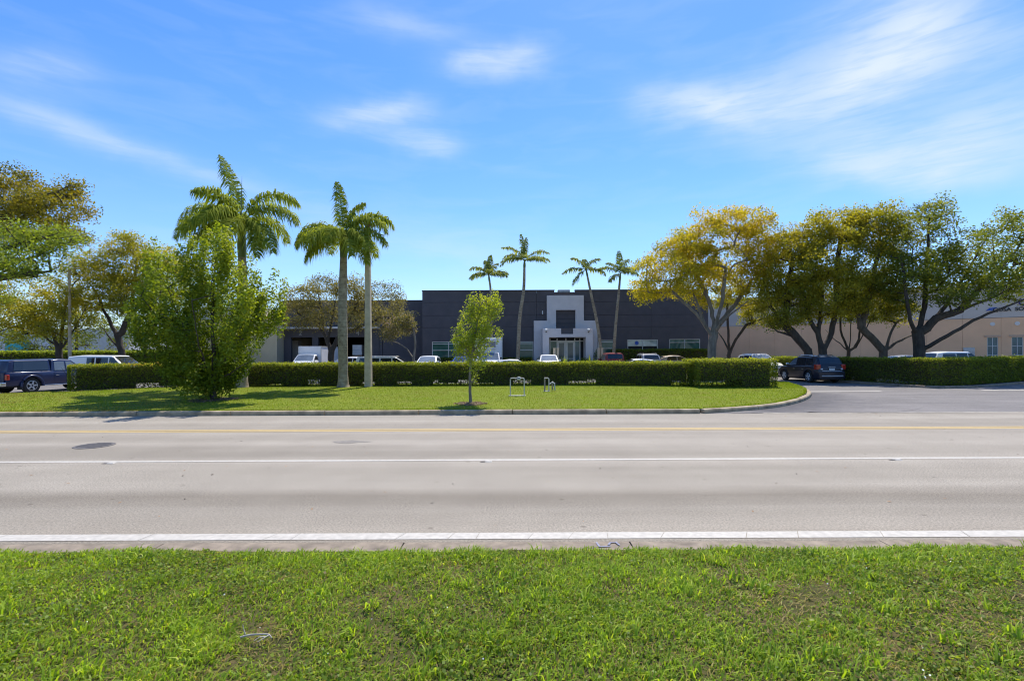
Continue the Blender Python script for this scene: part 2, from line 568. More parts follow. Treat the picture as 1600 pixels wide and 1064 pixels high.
# ------------------------------------------------------------------ ground, road, kerb
def smooth01(t):
    t = np.clip(t, 0, 1)
    return t * t * (3 - 2 * t)


def lot_z(Y): return 0.004 + 0.2 * smooth01((np.asarray(Y, float) - 34) / 12)


def sheet(name, xs, ys, zf, mat, parent=None):
    xs, ys = np.asarray(xs, float), np.asarray(ys, float)
    X, Y = np.meshgrid(xs, ys)
    V = np.stack([X.ravel(), Y.ravel(), np.broadcast_to(zf(X, Y), X.shape).ravel()], 1)
    nx = len(xs)
    F_ = [(j * nx + i, j * nx + i + 1, (j + 1) * nx + i + 1, (j + 1) * nx + i) for j in range(len(ys) - 1) for i in range(nx - 1)]
    return fast_mesh(name, V, F_, mat, parent)


tag(sheet('ground', [-1500, -200, 200, 1500], [-300, 0, 200, 2200], lambda X, Y: -0.08 + 0 * X, M['ground']), kind='structure')
tag(sheet('road', np.linspace(-160, 160, 9), [5.03, 10, 15.5], lambda X, Y: 0 * X, M['road']), kind='structure')
tag(sheet('parking_lot', np.linspace(-140, 180, 17), [15.5, 20, 25, 30, 34, 36, 38, 40, 42, 44, 46, 50, 70, 140], lambda X, Y: lot_z(Y), M['lot']), kind='structure')


def nz(x, y, s=1.0, seed=0):
    """cheap smooth noise -1..1"""
    x, y = np.asarray(x, float) * s + seed * 7.3, np.asarray(y, float) * s - seed * 3.1
    return (np.sin(x * 1.7 + 1.3 * np.sin(y * 1.1 + seed)) + np.sin(y * 2.1 + 1.7 * np.sin(x * .9 + 2 * seed)) + .6 * np.sin((x + y) * 3.7 + seed) + .5 * np.sin((x - y) * 5.3 + 1)) / 3.1


# front edge of the far lawn (the kerb) and its back edge
CURVE = [(6.1, 15.62), (7.7, 16.25), (9.3, 17.2), (11.1, 18.9), (12.7, 20.9), (14.0, 23.0), (15.0, 25.4), (15.7, 27.6)]
cx_, cy_ = [-90] + [c[0] for c in CURVE], [15.62] + [c[1] for c in CURVE]


def lawn_front(x): return np.interp(x, cx_, cy_)


def lawn_back(x): return np.interp(x, [-90, -45, -23.6, -21, -17, -16, 15.7], [16.6, 18.4, 22.4, 23.9, 27.6, 27.9, 27.9])


def lawn_z(X, Y):
    return .125 + .11 * smooth01((Y - 16.5) / 9) + .012 * nz(X, Y, .7, 3)


lx = np.unique(np.concatenate([np.linspace(-90, -30, 16), np.linspace(-30, 6, 73), np.linspace(6, 15.7, 60)]))
lt = np.linspace(0, 1, 22)
LV, LF = [], []
for x in lx:
    y0, y1 = float(lawn_front(x)) + .1, max(float(lawn_back(x)), float(lawn_front(x)) + .12)
    ys = y0 + (y1 - y0) * lt
    LV.append(np.stack([np.full_like(ys, x), ys, lawn_z(x, ys)], 1))
    # skirt down to the asphalt at the back edge
    LV[-1] = np.vstack([LV[-1], [[x, y1 + .02, -.02]]])
n_ = len(lt) + 1
for i in range(len(lx) - 1):
    for j in range(n_ - 1):
        LF.append((i * n_ + j, (i + 1) * n_ + j, (i + 1) * n_ + j + 1, i * n_ + j + 1))
tag(fast_mesh('lawn', np.vstack(LV), LF, M['lawn'], smooth=True), kind='structure')

# mown grass on the lawn: short upright blades
def on_lawn(n, x0, x1):
    X = rng.uniform(x0, x1, n)
    a, b = lawn_front(X) + .16, lawn_back(X)
    keep = b > a + .1
    X, a, b = X[keep], a[keep], b[keep]
    Y = a + (b - a) * rng.random(len(X))
    return X, Y


X, Y = on_lawn(150000, -27, 15.6)
Xe = rng.uniform(-27, 13.5, 26000)
Ye = lawn_front(Xe) + .13 + np.abs(rng.normal(0, .07, len(Xe)))
X, Y = np.concatenate([X, Xe]), np.concatenate([Y, Ye])
patch = nz(X, Y, .55, 5) * .5 + nz(X, Y, 1.7, 2) * .35
keep = rng.random(len(X)) < .62 + .38 * patch
X, Y, patch = X[keep], Y[keep], patch[keep]
n = len(X)
hgt = .035 + .03 * rng.random(n)
az = rng.uniform(0, 2 * np.pi, n)
B = np.stack([X, Y, lawn_z(X, Y) - .01], 1)
wv = np.stack([np.cos(az), np.sin(az), 0 * az], 1) * (.007 + .006 * rng.random(n))[:, None]
tip = B + np.stack([rng.normal(0, .02, n), rng.normal(0, .02, n), hgt], 1)
V = np.stack([B - wv, B + wv, tip], 1).reshape(-1, 3)
tint = np.clip(.52 + .5 * patch + .18 * smooth01((X + 12) / 20) + rng.normal(0, .17, n) - .35 * (X < -12) * (patch < 0), 0, 1)
tag(fast_mesh('lawn_grass', V, np.arange(3 * n).reshape(-1, 3), M['lawngrass'], tint=tint), 'short mown grass covering the island lawn in front of the hedge', 'grass', kind='stuff')

# kerb of the lawn: cast sections with open joints
kerb = tag(empty('kerb', (0, 15.6, 0)), kind='structure')


def kerb_section(pts, name='curb_section'):
    """one cast section that follows pts (x,y), face towards the road"""
    prof = [(-.09, -.02), (-.085, .10), (-.06, .132), (-.03, .14), (.10, .14), (.10, -.02)]
    pts = [Vector((p[0], p[1])) for p in pts]
    v, f = [], []
    for i, p in enumerate(pts):
        d = (pts[min(i + 1, len(pts) - 1)] - pts[max(i - 1, 0)]).normalized()
        nrm = Vector((-d.y, d.x))
        for (o, z) in prof:
            v.append((p.x + nrm.x * o, p.y + nrm.y * o, z))
    k = len(prof)
    for i in range(len(pts) - 1):
        for j in range(k):
            j2 = (j + 1) % k
            f.append((i * k + j, i * k + j2, (i + 1) * k + j2, (i + 1) * k + j))
    f += [tuple(range(k)), tuple((len(pts) - 1) * k + j for j in range(k))]
    mb = MB().add([(a, b - 15.6, c) for a, b, c in v], f)
    return mb.build(name, M['curb'], kerb)


proto = None
x = -60.0
while x < 6.0:
    x1 = min(x + 3.0, 6.08)
    if proto is None:
        proto = kerb_section([(x + .012, 15.6), (x + 2.988, 15.6)])
        px0 = x
    elif x1 - x > 2.99:
        c = proto.copy()
        COL.objects.link(c)
        c.location = (x - px0, random.uniform(-.006, .006), random.uniform(-.006, .004))
    else:
        kerb_section([(x + .012, 15.6), (x1 - .012, 15.6)])
    x = x1
# resample the curve finely, cut into sections
cp = np.array([(6.1, 15.6)] + CURVE[1:])
tt = np.linspace(0, len(cp) - 1, 200)
i0 = np.clip(tt.astype(int), 0, len(cp) - 2)
fr = tt - i0
def cat(a, b, c, d, t): return .5 * ((2 * b) + (-a + c) * t + (2 * a - 5 * b + 4 * c - d) * t ** 2 + (-a + 3 * b - 3 * c + d) * t ** 3)
g = lambda k: cp[np.clip(k, 0, len(cp) - 1)]
dense = np.array([cat(g(k - 1), g(k), g(k + 1), g(k + 2), t) for k, t in zip(i0, fr)])
L_ = np.concatenate([[0], np.cumsum(np.hypot(*np.diff(dense, axis=0).T))])
for s0 in np.arange(0, L_[-1] - .5, 2.4):
    s1 = min(s0 + 2.4, L_[-1])
    ss = np.linspace(s0 + .01, s1 - .01, 9)
    kerb_section(np.stack([np.interp(ss, L_, dense[:, 0]), np.interp(ss, L_, dense[:, 1])], 1))

# painted lines of the road
edge_line = tag(empty('edge_line', (0, 5.2, 0)), kind='structure')
x, sl0 = -30.0, 0.0
while x < 30:
    if -2.6 < x < 3.2: w = random.choice([.3, .42, .75, .9, .55, 1.1])
    else: w = random.choice([.9, 1.6, 2.2, 1.3])
    sl1, gp = random.uniform(-.02, .06), random.uniform(.002, .005)
    bend = -.0005 * max(0, x) * 0
    v = [(x + gp - .04, -.09, .004), (x + w - gp - .04, -.09, .004), (x + w - gp + sl1, .09, .004), (x + gp + sl0, .09, .004)]
    mid = [(v[0][0] + random.uniform(-.01, .015), 0, .004)]
    MB().add([v[0], v[1], v[2], v[3]], [(0, 1, 2, 3)]).build('line_piece', M['white_line'], edge_line)
    sl0 = sl1
    x += w
tag(sheet('lane_line', np.linspace(-160, 160, 3), [8.84, 8.96], lambda X, Y: .004 + 0 * X, M['white_line']), kind='structure')
for yy in (12.31, 12.53):
    tag(sheet('yellow_line', np.linspace(-160, 160, 3), [yy - .085, yy + .085], lambda X, Y: .004 + 0 * X, M['yellow_line']), kind='structure')
tag(sheet('stop_line', [18.6 - 5.2, 18.1], [23.65, 24.0], lambda X, Y: .012 + 0 * X, M['white_line']), kind='structure')
tag(sheet('stop_line', [23.4, 40], [24.1, 24.45], lambda X, Y: .012 + 0 * X, M['white_line']), kind='structure')
# pale seam where driveway meets road, darker new asphalt at the kerb tip
tag(sheet('driveway_seam', [8.0, 60], [15.42, 15.56], lambda X, Y: .008 + 0 * X, M['concrete']), kind='structure')
# darker resurfaced asphalt hugging the kerb, ragged at its outer side
AV, AF, AT = [], [], []
m_ = 7
for k, q in enumerate(np.linspace(.06, .80, 40)):
    p = np.array([np.interp(q * L_[-1], L_, dense[:, 0]), np.interp(q * L_[-1], L_, dense[:, 1])])
    d_ = np.array([np.interp(q * L_[-1] + .05, L_, dense[:, 0]), np.interp(q * L_[-1] + .05, L_, dense[:, 1])]) - p
    nr_ = np.array([d_[1], -d_[0]]) / np.linalg.norm(d_)
    wd_ = 3.4 * math.sin(math.pi * min(1, max(0, (q - .02) / .86))) + .2
    for u_ in range(m_):
        w_ = p + nr_ * (.1 + wd_ * u_ / (m_ - 1))
        AV.append((w_[0], max(w_[1], 15.6), .0085))
        AT.append((1 - u_ / (m_ - 1)) * min(1, (q - .06) * 12) * min(1, (.80 - q) * 8) * .62)
    if k:
        for u_ in range(m_ - 1):
            a_ = (k - 1) * m_ + u_
            AF.append((a_, a_ + 1, a_ + m_ + 1, a_ + m_))
o = fast_mesh('asphalt_patch', AV, AF, M['lot'])
at_ = o.data.attributes.new('patch', 'FLOAT', 'POINT')
at_.data.foreach_set('value', np.array(AT, dtype=np.float32))
tag(o, kind='structure')
# gutter slabs along the near verge
gut = tag(empty('gutter', (0, 4.9, 0)), kind='structure')
x = -24.0
while x < 24:
    w = random.uniform(2.2, 3.2)
    MB().box(x + .006, x + w - .006, -.13 + random.uniform(-.012, .012), .105 + random.uniform(-.012, .008), -.06, .012 + random.uniform(-.003, .004)).build('concrete_slab', M['gutter'], gut, bevel=.006)
    x += w
# blue survey mark sprayed on the gutter
v = []
for k, (bx, by, bw, bh, rot) in enumerate([(.86, 4.91, .02, .12, .1), (.92, 4.86, .12, .02, .1), (.98, 4.93, .02, .09, -.5), (1.03, 4.96, .08, .018, .25), (1.06, 4.92, .018, .08, .3)]):
    mb = MB() if k == 0 else mb
    c, s = math.cos(rot), math.sin(rot)
    q = [(-bw / 2, -bh / 2), (bw / 2, -bh / 2), (bw / 2, bh / 2), (-bw / 2, bh / 2)]
    mb.add([(bx + a * c - b * s, by + a * s + b * c, .0195 + .001 * k) for a, b in q], [(0, 1, 2, 3)])
tag(mb.build('survey_mark', M['bluepaint']), 'faint blue spray paint survey mark on the concrete gutter', 'paint mark')

# manhole cover and tar patch
t = tag(empty('manhole_cover', (*P(147, 693, 10.48)[:2], 0)), 'round dark iron manhole cover set in the far lane of the road', 'manhole cover')
MB().lathe([(.36, .002), (.36, .010), (.33, .012)], n=32).build('rim', M['iron'], t)
mb = MB()
for k in range(-4, 5):
    hw = math.sqrt(max(.0, .3 ** 2 - (k * .065) ** 2))
    if hw > .05: mb.box(-hw, hw, k * .065 - .016, k * .065 + .016, .011, .017)
mb.build('cover', M['iron'], t)
pv = [(math.cos(a) * (.42 + .09 * math.sin(3 * a + 1)), math.sin(a) * (.16 + .05 * math.cos(4 * a)), .0035) for a in np.linspace(0, 6.28, 20, endpoint=False)]
c = P(545, 690, 10.8)
tag(MB().add([(a + c[0], b + c[1], z) for a, b, z in pv], [tuple(range(20))]).build('tar_patch', M['smudge']), 'ragged faint darker patch on the pale road beyond the white lane line', 'road patch')
for k, (px, lab) in enumerate([(175, 'white raised road marker on the lane line nearest the manhole'), (763, 'small white raised road marker on the lane line in line with the portico'), (1400, 'white raised road marker on the lane line below the driveway mouth')]):
    c = P(px, 724 - .006 * (px - 175), 8.78)
    t = tag(empty('road_marker', (c[0], 8.76, 0)), lab, 'road marker', 'raised road markers on the lane line')
    MB().add([(-.06, -.05, .003), (.06, -.05, .003), (.06, .05, .003), (-.06, .05, .003), (-.045, -.022, .02), (.045, -.022, .02), (.045, .022, .02), (-.045, .022, .02)],
             [(0, 1, 2, 3), (4, 5, 6, 7), (0, 1, 5, 4), (1, 2, 6, 5), (2, 3, 7, 6), (3, 0, 4, 7)]).build('body', M['white_line'], t)
    MB().box(-.15, -.065, -.035, .02, .003, .007).build('base_scar', M['tar'], t)
# debris and dead leaves lying on the road
n = 240
X, Y = rng.uniform(-14, 14, n), rng.uniform(5.4, 15.3, n)
a, s = rng.uniform(0, 6.28, n), rng.uniform(.012, .035, n)
C = np.stack([X, Y, np.full(n, .006)], 1)
u = np.stack([np.cos(a), np.sin(a), rng.uniform(0, .4, n)], 1) * s[:, None]
w = np.stack([-np.sin(a), np.cos(a), rng.uniform(0, .3, n)], 1) * (s * .45)[:, None]
tag(fast_mesh('leaf_litter', np.stack([C - u, C + w, C + u, C - w], 1).reshape(-1, 3), np.arange(4 * n).reshape(-1, 4), M['wood'], tint=np.zeros(n)), 'scattered dead leaf fragments lying on the road surface', 'leaf litter', kind='stuff')

# ------------------------------------------------------------------ near verge
def verge_z(X, Y):
    return .02 + .05 * smooth01((4.8 - Y) / .8) + .022 * nz(X, Y, .9, 1) + .014 * nz(X, Y, 2.7, 4) + .007 * nz(X, Y, 7.0, 6)


tag(sheet('verge', np.linspace(-16, 16, 161), np.linspace(-2, 4.76, 60), verge_z, M['verge']), kind='structure')
tag(sheet('verge', [-120, -60, -16.0], [-6, -2.0, 4.82], lambda X, Y: .02 + 0 * X, M['lawn']), kind='structure')
tag(sheet('verge', [16.0, 60, 120], [-6, -2.0, 4.82], lambda X, Y: .02 + 0 * X, M['lawn']), kind='structure')


def blades(X, Y, hgt, wid, lean, tintv, zf):
    n = len(X)
    az = rng.uniform(0, 2 * np.pi, n)
    az = np.where(rng.random(n) < .45, rng.normal(.5, .7, n), az)
    d = np.stack([np.cos(az), np.sin(az), 0 * az], 1)
    fa = az + rng.normal(np.pi / 2, .5, n)
    wv = np.stack([np.cos(fa), np.sin(fa), 0 * fa], 1) * wid[:, None]
    B = np.stack([X, Y, zf(X, Y) - .01], 1)
    up = np.array([0, 0, 1.])
    m1 = B + up * (hgt * .6)[:, None] + d * (hgt * lean * .35)[:, None]
    tp = B + up * (hgt * np.clip(1 - .35 * lean, .25, 1))[:, None] + d * (hgt * lean)[:, None]
    V = np.stack([B - wv, B + wv, m1 - wv * .85, m1 + wv * .85, tp], 1).reshape(-1, 3)
    o = np.arange(n)[:, None] * 5
    T = np.stack([o + [0, 1, 3], o + [0, 3, 2], o + [2, 3, 4]], 1).reshape(-1, 3)
    return V, T, np.repeat(tintv, 3)


n = 300000
X = rng.uniform(-8.6, 8.6, n)
Y = 1.6 + (4.74 - 1.6) * rng.random(n) ** .8 + .05 * nz(X, X * 0, 1.9, 4)
cl = nz(X, Y, 1.5, 7) * .6 + nz(X, Y, 4.2, 9) * .5          # clumps
dry = nz(X, Y, .8, 12) + .5 * nz(X, Y, 2.9, 15)            # worn patches
keep = rng.random(n) < np.clip(.68 + .4 * cl - .5 * np.clip(dry - .55, 0, 1), .3, 1)
X, Y, cl, dry = X[keep], Y[keep], cl[keep], dry[keep]
n = len(X)
edge = smooth01((Y - 4.2) / .3) * smooth01((4.8 - Y) / .2)
hgt = (.034 + .034 * np.clip(cl + .45, 0, 1.2) + .035 * edge * rng.random(n)) * rng.uniform(.55, 1.35, n) * np.where(dry > .4, .6, 1)
tint = np.clip(.56 + .15 * cl + rng.normal(0, .2, n) - .42 * np.clip(dry - .4, 0, 1) - .45 * (rng.random(n) < .09), 0, 1)
V1, T1, t1 = blades(X, Y, hgt, .0026 + .0032 * rng.random(n), .3 + .9 * rng.random(n), tint, verge_z)
# taller tufts that stand out of the sward
k = 420
tx, ty = rng.uniform(-8, 8, k), rng.uniform(1.8, 4.68, k)
m = 15
X = (tx[:, None] + rng.normal(0, .035, (k, m))).ravel()
Y = (ty[:, None] + rng.normal(0, .03, (k, m))).ravel()
n2 = len(X)
V2, T2, t2 = blades(X, Y, rng.uniform(.06, .14, n2), .0038 + .0035 * rng.random(n2), .35 + .7 * rng.random(n2), np.clip(rng.normal(.66, .15, n2), 0, 1), verge_z)
n3 = 34000                                                          # dead thatch lying between the blades
X, Y = rng.uniform(-8.4, 8.4, n3), rng.uniform(1.7, 4.72, n3)
th = nz(X, Y, .8, 12) + .5 * nz(X, Y, 2.9, 15)
keep = rng.random(n3) < np.clip(.3 + .6 * th, .12, 1)
X, Y = X[keep], Y[keep]
n3 = len(X)
V3, T3, t3 = blades(X, Y, rng.uniform(.03, .07, n3), .002 + .0025 * rng.random(n3), 1.6 + .8 * rng.random(n3), np.clip(rng.normal(.05, .07, n3), 0, .2), verge_z)
tag(fast_mesh('grass', np.vstack([V1, V2, V3]), np.vstack([T1, T2 + len(V1), T3 + len(V1) + len(V2)]), M['grass'], tint=np.concatenate([t1, t2, t3])), 'rough green grass with dry patches on the near roadside verge', 'grass', kind='stuff')

n = 170000
X, Y = rng.uniform(-8.4, 8.4, n), rng.uniform(1.7, 4.68, n)
wd = nz(X, Y, 1.2, 21) + .6 * nz(X, Y, 3.7, 23)
keep = rng.random(n) < np.clip(.3 + .95 * wd, .08, 1)
X, Y, wd = X[keep], Y[keep], wd[keep]
n = len(X)


def leaf_quads(C, size, aspect, up=.6, jit=None):
    """diamond leaves at C with random facing"""
    n = len(C)
    nrm = rng.normal(0, 1, (n, 3))
    nrm /= np.linalg.norm(nrm, axis=1)[:, None]
    nrm[:, 2] = np.abs(nrm[:, 2]) * (1 - up) + up
    nrm /= np.linalg.norm(nrm, axis=1)[:, None]
    t = rng.normal(0, 1, (n, 3))
    t -= nrm * np.sum(t * nrm, 1)[:, None]
    t /= np.linalg.norm(t, axis=1)[:, None]
    b = np.cross(nrm, t)
    s = size if isinstance(size, np.ndarray) else np.full(n, size)
    t, b = t * (s * .5)[:, None], b * (s * aspect * .5)[:, None]
    fold = nrm * (s * .08)[:, None]
    return np.stack([C - t, C + b + fold, C + t, C - b + fold], 1).reshape(-1, 3), np.arange(4 * n).reshape(-1, 4)


C = np.stack([X, Y, verge_z(X, Y) + rng.uniform(.0, .055, n)], 1)
V, Q = leaf_quads(C, rng.uniform(.014, .034, n), .75, .55)
tag(fast_mesh('weeds', V, Q, M['weed'], tint=np.clip(rng.normal(.55, .25, n), 0, 1)), 'low clover weeds growing among the grass of the near verge', 'weeds', kind='stuff')
n = 70
X, Y = rng.uniform(-5.5, 5.5, n), rng.uniform(2.6, 4.75, n)
C = np.stack([X, Y, verge_z(X, Y) + rng.uniform(.05, .09, n)], 1)
V, Q = leaf_quads(C, rng.uniform(.008, .016, n), .9, .8)
tag(fast_mesh('weed_flowers', V, Q, M['flower']), 'tiny white weed flowers dotted through the near verge grass', 'flowers', kind='stuff')
# bleached forked twig in the grass
c = P(400, 1003, 3.15)
t = tag(empty('fallen_twig', (c[0], c[1], verge_z(c[0], c[1]) + .05)), 'bleached forked twig lying in the near verge grass', 'twig')
MB().tube([(-.11, .0, .0), (-.05, .012, .008), (.02, .005, .015), (.07, .012, .01), (.10, -.01, .0)], [.006, .006, .005, .005, .003], 6).build('stem', M['drytwig'], t)
MB().tube([(-.08, .005, .015), (-.095, .01, .05), (-.10, .012, .075)], [.004, .003, .002], 5).build('side_shoot', M['drytwig'], t)
MB().tube([(.075, .01, .01), (.06, -.03, .012), (.03, -.055, .0)], [.004, .003, .002], 5).build('side_shoot', M['drytwig'], t)
MB().tube([(.065, -.02, .012), (.03, -.02, .014), (.0, -.04, .0)], [.004, .003, .002], 5).build('side_shoot', M['drytwig'], t)


# ------------------------------------------------------------------ buildings
def bx(name, x0, x1, y0, y1, z0, z1, mat, parent, bevel=0):
    return MB().box(x0, x1, y0, y1, z0, z1).build(name, mat, parent, bevel=bevel)


def window(parent, x0, x1, z0, z1, y, cols, rows, gmat, fw=.07, fmat=None, dep=.09, zs=None):
    """frame > panes; the panes are set back behind the bars"""
    fm = MB()
    fm.box(x0, x0 + fw, y - .02, y + dep, z0, z1).box(x1 - fw, x1, y - .02, y + dep, z0, z1)
    fm.box(x0 + fw, x1 - fw, y - .018, y + dep, z1 - fw, z1).box(x0 + fw, x1 - fw, y - .018, y + dep, z0, z0 + fw)
    xs = np.linspace(x0 + fw / 2, x1 - fw / 2, cols + 1)
    zz = np.array(zs) if zs is not None else np.linspace(z0 + fw / 2, z1 - fw / 2, rows + 1)
    for k in range(1, cols): fm.box(xs[k] - fw / 2, xs[k] + fw / 2, y - .012, y + dep, z0 + fw, z1 - fw)
    for k in range(1, len(zz) - 1):
        for c in range(cols):
            fm.box(xs[c] + fw / 2 + .001, xs[c + 1] - fw / 2 - .001, y - .008, y + dep - .01, zz[k] - fw / 2, zz[k] + fw / 2)
    w = fm.build('window', fmat or M['frame'], parent)
    for c in range(cols):
        for k in range(len(zz) - 1):
            g_ = gmat[(c + k) % len(gmat)] if isinstance(gmat, list) else gmat
            bx('pane', xs[c] + fw / 2 - .01, xs[c + 1] - fw / 2 + .01, y + .05, y + .06, zz[k] + fw / 2 - .01, zz[k + 1] - fw / 2 + .01, g_, w)
    return w


def text(name, body, size, loc, mat, parent, rot=(R(90), 0, 0), ext=.02, bold=0):
    cu = bpy.data.curves.new(name, 'FONT')
    cu.body, cu.size, cu.extrude, cu.align_x, cu.align_y = body, size, ext, 'CENTER', 'CENTER'
    cu.offset = bold
    cu.materials.append(mat)
    tmp = bpy.data.objects.new(name, cu)
    me = bpy.data.meshes.new_from_object(tmp)
    bpy.data.objects.remove(tmp)
    o = bpy.data.objects.new(name, me)
    COL.objects.link(o)
    o.parent, o.location, o.rotation_euler = parent, loc, rot
    return o


YB = 50.0
GZ = 0.35
def wx(px, d=YB): return (px - 800) / F * d
def wz_(py, px=800, d=YB): return H + (HY - ROLL * (px - 800) - py) / F * d


main = tag(empty('office_building', (5.5, YB, GZ)), 'long charcoal flat roofed commercial building with a stepped pale grey entrance portico', 'building')
INV = Vector((5.5, YB, GZ))
def mbx(name, x0, x1, y0, y1, z0, z1, mat, bevel=0, par=None):
    o = bx(name, x0 - INV.x, x1 - INV.x, y0 - INV.y, y1 - INV.y, z0 - INV.z, z1 - INV.z, mat, par or main, bevel)
    return o


X0, X1, ZT = wx(660), wx(1107), wz_(454.3)
mbx('wall', X0 + .05, X1 - .05, YB + .42, YB + 34, GZ - .3, ZT - .25, M['charcoal_dark'])
# parapet: lower behind the rooftop unit
# tilt-up panels: rows split at the horizontal reveals, columns at the joints
rows = [4.62, 5.85, 7.2]
cols = np.linspace(X0, X1, 6)
wins = [(wx(675), wx(727), wz_(533.5), wz_(568)), (wx(811), wx(833.5), wz_(533.5), wz_(568)), (wx(934.5), wx(960.5), wz_(532), wz_(566)),
        (wx(980.5), wx(1028), wz_(531.5), wz_(548)), (wx(1046), wx(1094), wz_(531), wz_(552))]
gp = .012
notch = (wx(866.5), wx(899))
for i in range(5):
    a, b = cols[i] + gp, cols[i + 1] - gp
    for (z0, z1) in ((rows[0] + gp, rows[1] - gp), (rows[1] + gp, rows[2] - gp)):
        mbx('wall_panel', a, b, YB, YB + .4, z0, z1, M['charcoal'])
    # the top row steps down at the notch
    if a < notch[0] < b or a < notch[1] < b:
        segs = []
        lo, hi = max(a, notch[0]), min(b, notch[1])
        if a < lo: segs.append((a, lo, ZT))
        segs.append((lo + .002, hi - .002, ZT - .25))
        if hi < b: segs.append((hi, b, ZT))
    else:
        segs = [(a, b, ZT)]
    for (s0, s1, zt) in segs: mbx('wall_panel', s0, s1, YB, YB + .4, rows[2] + gp, zt, M['charcoal'])
    # bottom row with window openings
    ws = [w for w in wins if w[1] > a and w[0] < b]
    xs = a
    for w in sorted(ws):
        w0, w1 = max(w[0], a), min(w[1], b)
        if w0 - xs > .05: mbx('wall_panel', xs, w0, YB, YB + .4, GZ - .2, rows[0] - gp, M['charcoal'])
        mbx('wall_panel', w0 + .002, w1 - .002, YB, YB + .4, w[3], rows[0] - gp, M['charcoal']) if False else None
        mbx('wall_panel', w0 + .002, w1 - .002, YB, YB + .4, w[2] if w[2] > w[3] else w[3], rows[0] - gp, M['charcoal'])
        mbx('wall_panel', w0 + .002, w1 - .002, YB, YB + .4, GZ - .2, min(w[2], w[3]), M['charcoal'])
        xs = w1
    if b - xs > .05: mbx('wall_panel', xs, b, YB, YB + .4, GZ - .2, rows[0] - gp, M['charcoal'])
for (a, b, zhi, zlo) in [(w[0], w[1], max(w[2:]), min(w[2:])) for w in wins]:
    wide = b - a > 2
    gm = M['paleglass'] if 11.5 < a < 13 else M['greenglass']
    hh = zhi - zlo
    zs = [zlo + .035, zhi - .035] if 11.5 < a < 13 else [zlo + .035, zlo + hh * .46, zlo + hh * .75, zhi - .035] if a < 11 else [zlo + .035, zlo + hh * .5, zhi - .035]
    window(main, a - INV.x, b - INV.x, zlo - INV.z, zhi - INV.z, .03, 2 if wide else 1, 3, gm, zs=zs)
# blue logo poster inside the pale window
c = P(995, 536, YB + .05)
mb = MB().lathe([(.2, -.005), (.2, .005)], 'Y', 20, (0, 0, 0))
o = mb.build('window_logo', M['signblue'], main)
o.location = (c[0] - INV.x, .03, c[2] - INV.z)
for (a, b, zt) in [(X0, notch[0], ZT), (notch[0] + .01, notch[1] - .01, ZT - .25), (notch[1], X1, ZT)]:
    mbx('coping', a - .03, b + .03, YB - .05, YB + .45, zt + .002, zt + .07, M['charcoal_dark'])
# entrance portico: tall panel, two shoulders, projecting portal
def pp(px): return wx(px, 49.5)
def pz(py): return wz_(py, 884, 49.5)
yt0, yt1 = YB - .55, YB - .004
Pm = M['grey']
zp_top, zsh, zwin_t, zwin_b = pz(461.6), pz(501), pz(484.4), pz(512.5)
mbx('portico_panel', pp(855), pp(912.4), yt0, yt1, zwin_t, zp_top, Pm)
mbx('portico_panel', pp(855), pp(869), yt0 + .002, yt1, zsh, zwin_t, Pm)
mbx('portico_panel', pp(899.4), pp(912.4), yt0 + .002, yt1, zsh, zwin_t, Pm)
mbx('portico_shoulder', pp(834.4), pp(869), yt0, yt1, GZ - .2, zsh, Pm)
mbx('portico_shoulder', pp(899.4), pp(933.6), yt0, yt1, GZ - .2, zsh, Pm)
mbx('portico_inset', pp(869), pp(899.4), YB - .2, yt1, pz(527), zwin_t, M['charcoal'])
for q in (491, 498, 505): mbx('inset_reveal', pp(869) + .02, pp(899.4) - .02, YB - .225, YB - .2, pz(q) - .02, pz(q) + .02, M['charcoal_dark'])
# projecting portal
yq0, yq1 = 47.6, YB - .56
def qx(px): return wx(px, 47.6)
def qz(py): return wz_(py, 884, 47.6)
mbx('portal_pier', qx(848), qx(858), yq0, yq1, GZ - .2, qz(513), Pm)
mbx('portal_pier', qx(915.6), qx(926.4), yq0, yq1, GZ - .2, qz(513), Pm)
mbx('portal_beam', qx(858), qx(915.6), yq0, yq0 + .5, qz(526.8), qz(522), Pm)
mbx('portal_beam', qx(858), qx(877), yq0 + .001, yq0 + .5, qz(522), qz(513), Pm)
mbx('portal_beam', qx(896), qx(915.6), yq0 + .001, yq0 + .5, qz(522), qz(513), Pm)
mbx('portal_inset', qx(877), qx(896), yq0 + .25, yq0 + .5, qz(522), qz(513), M['charcoal'])
mbx('portal_roof', qx(858), qx(915.6), yq0 + .5, yq1, qz(526.8) + .02, qz(522), Pm)
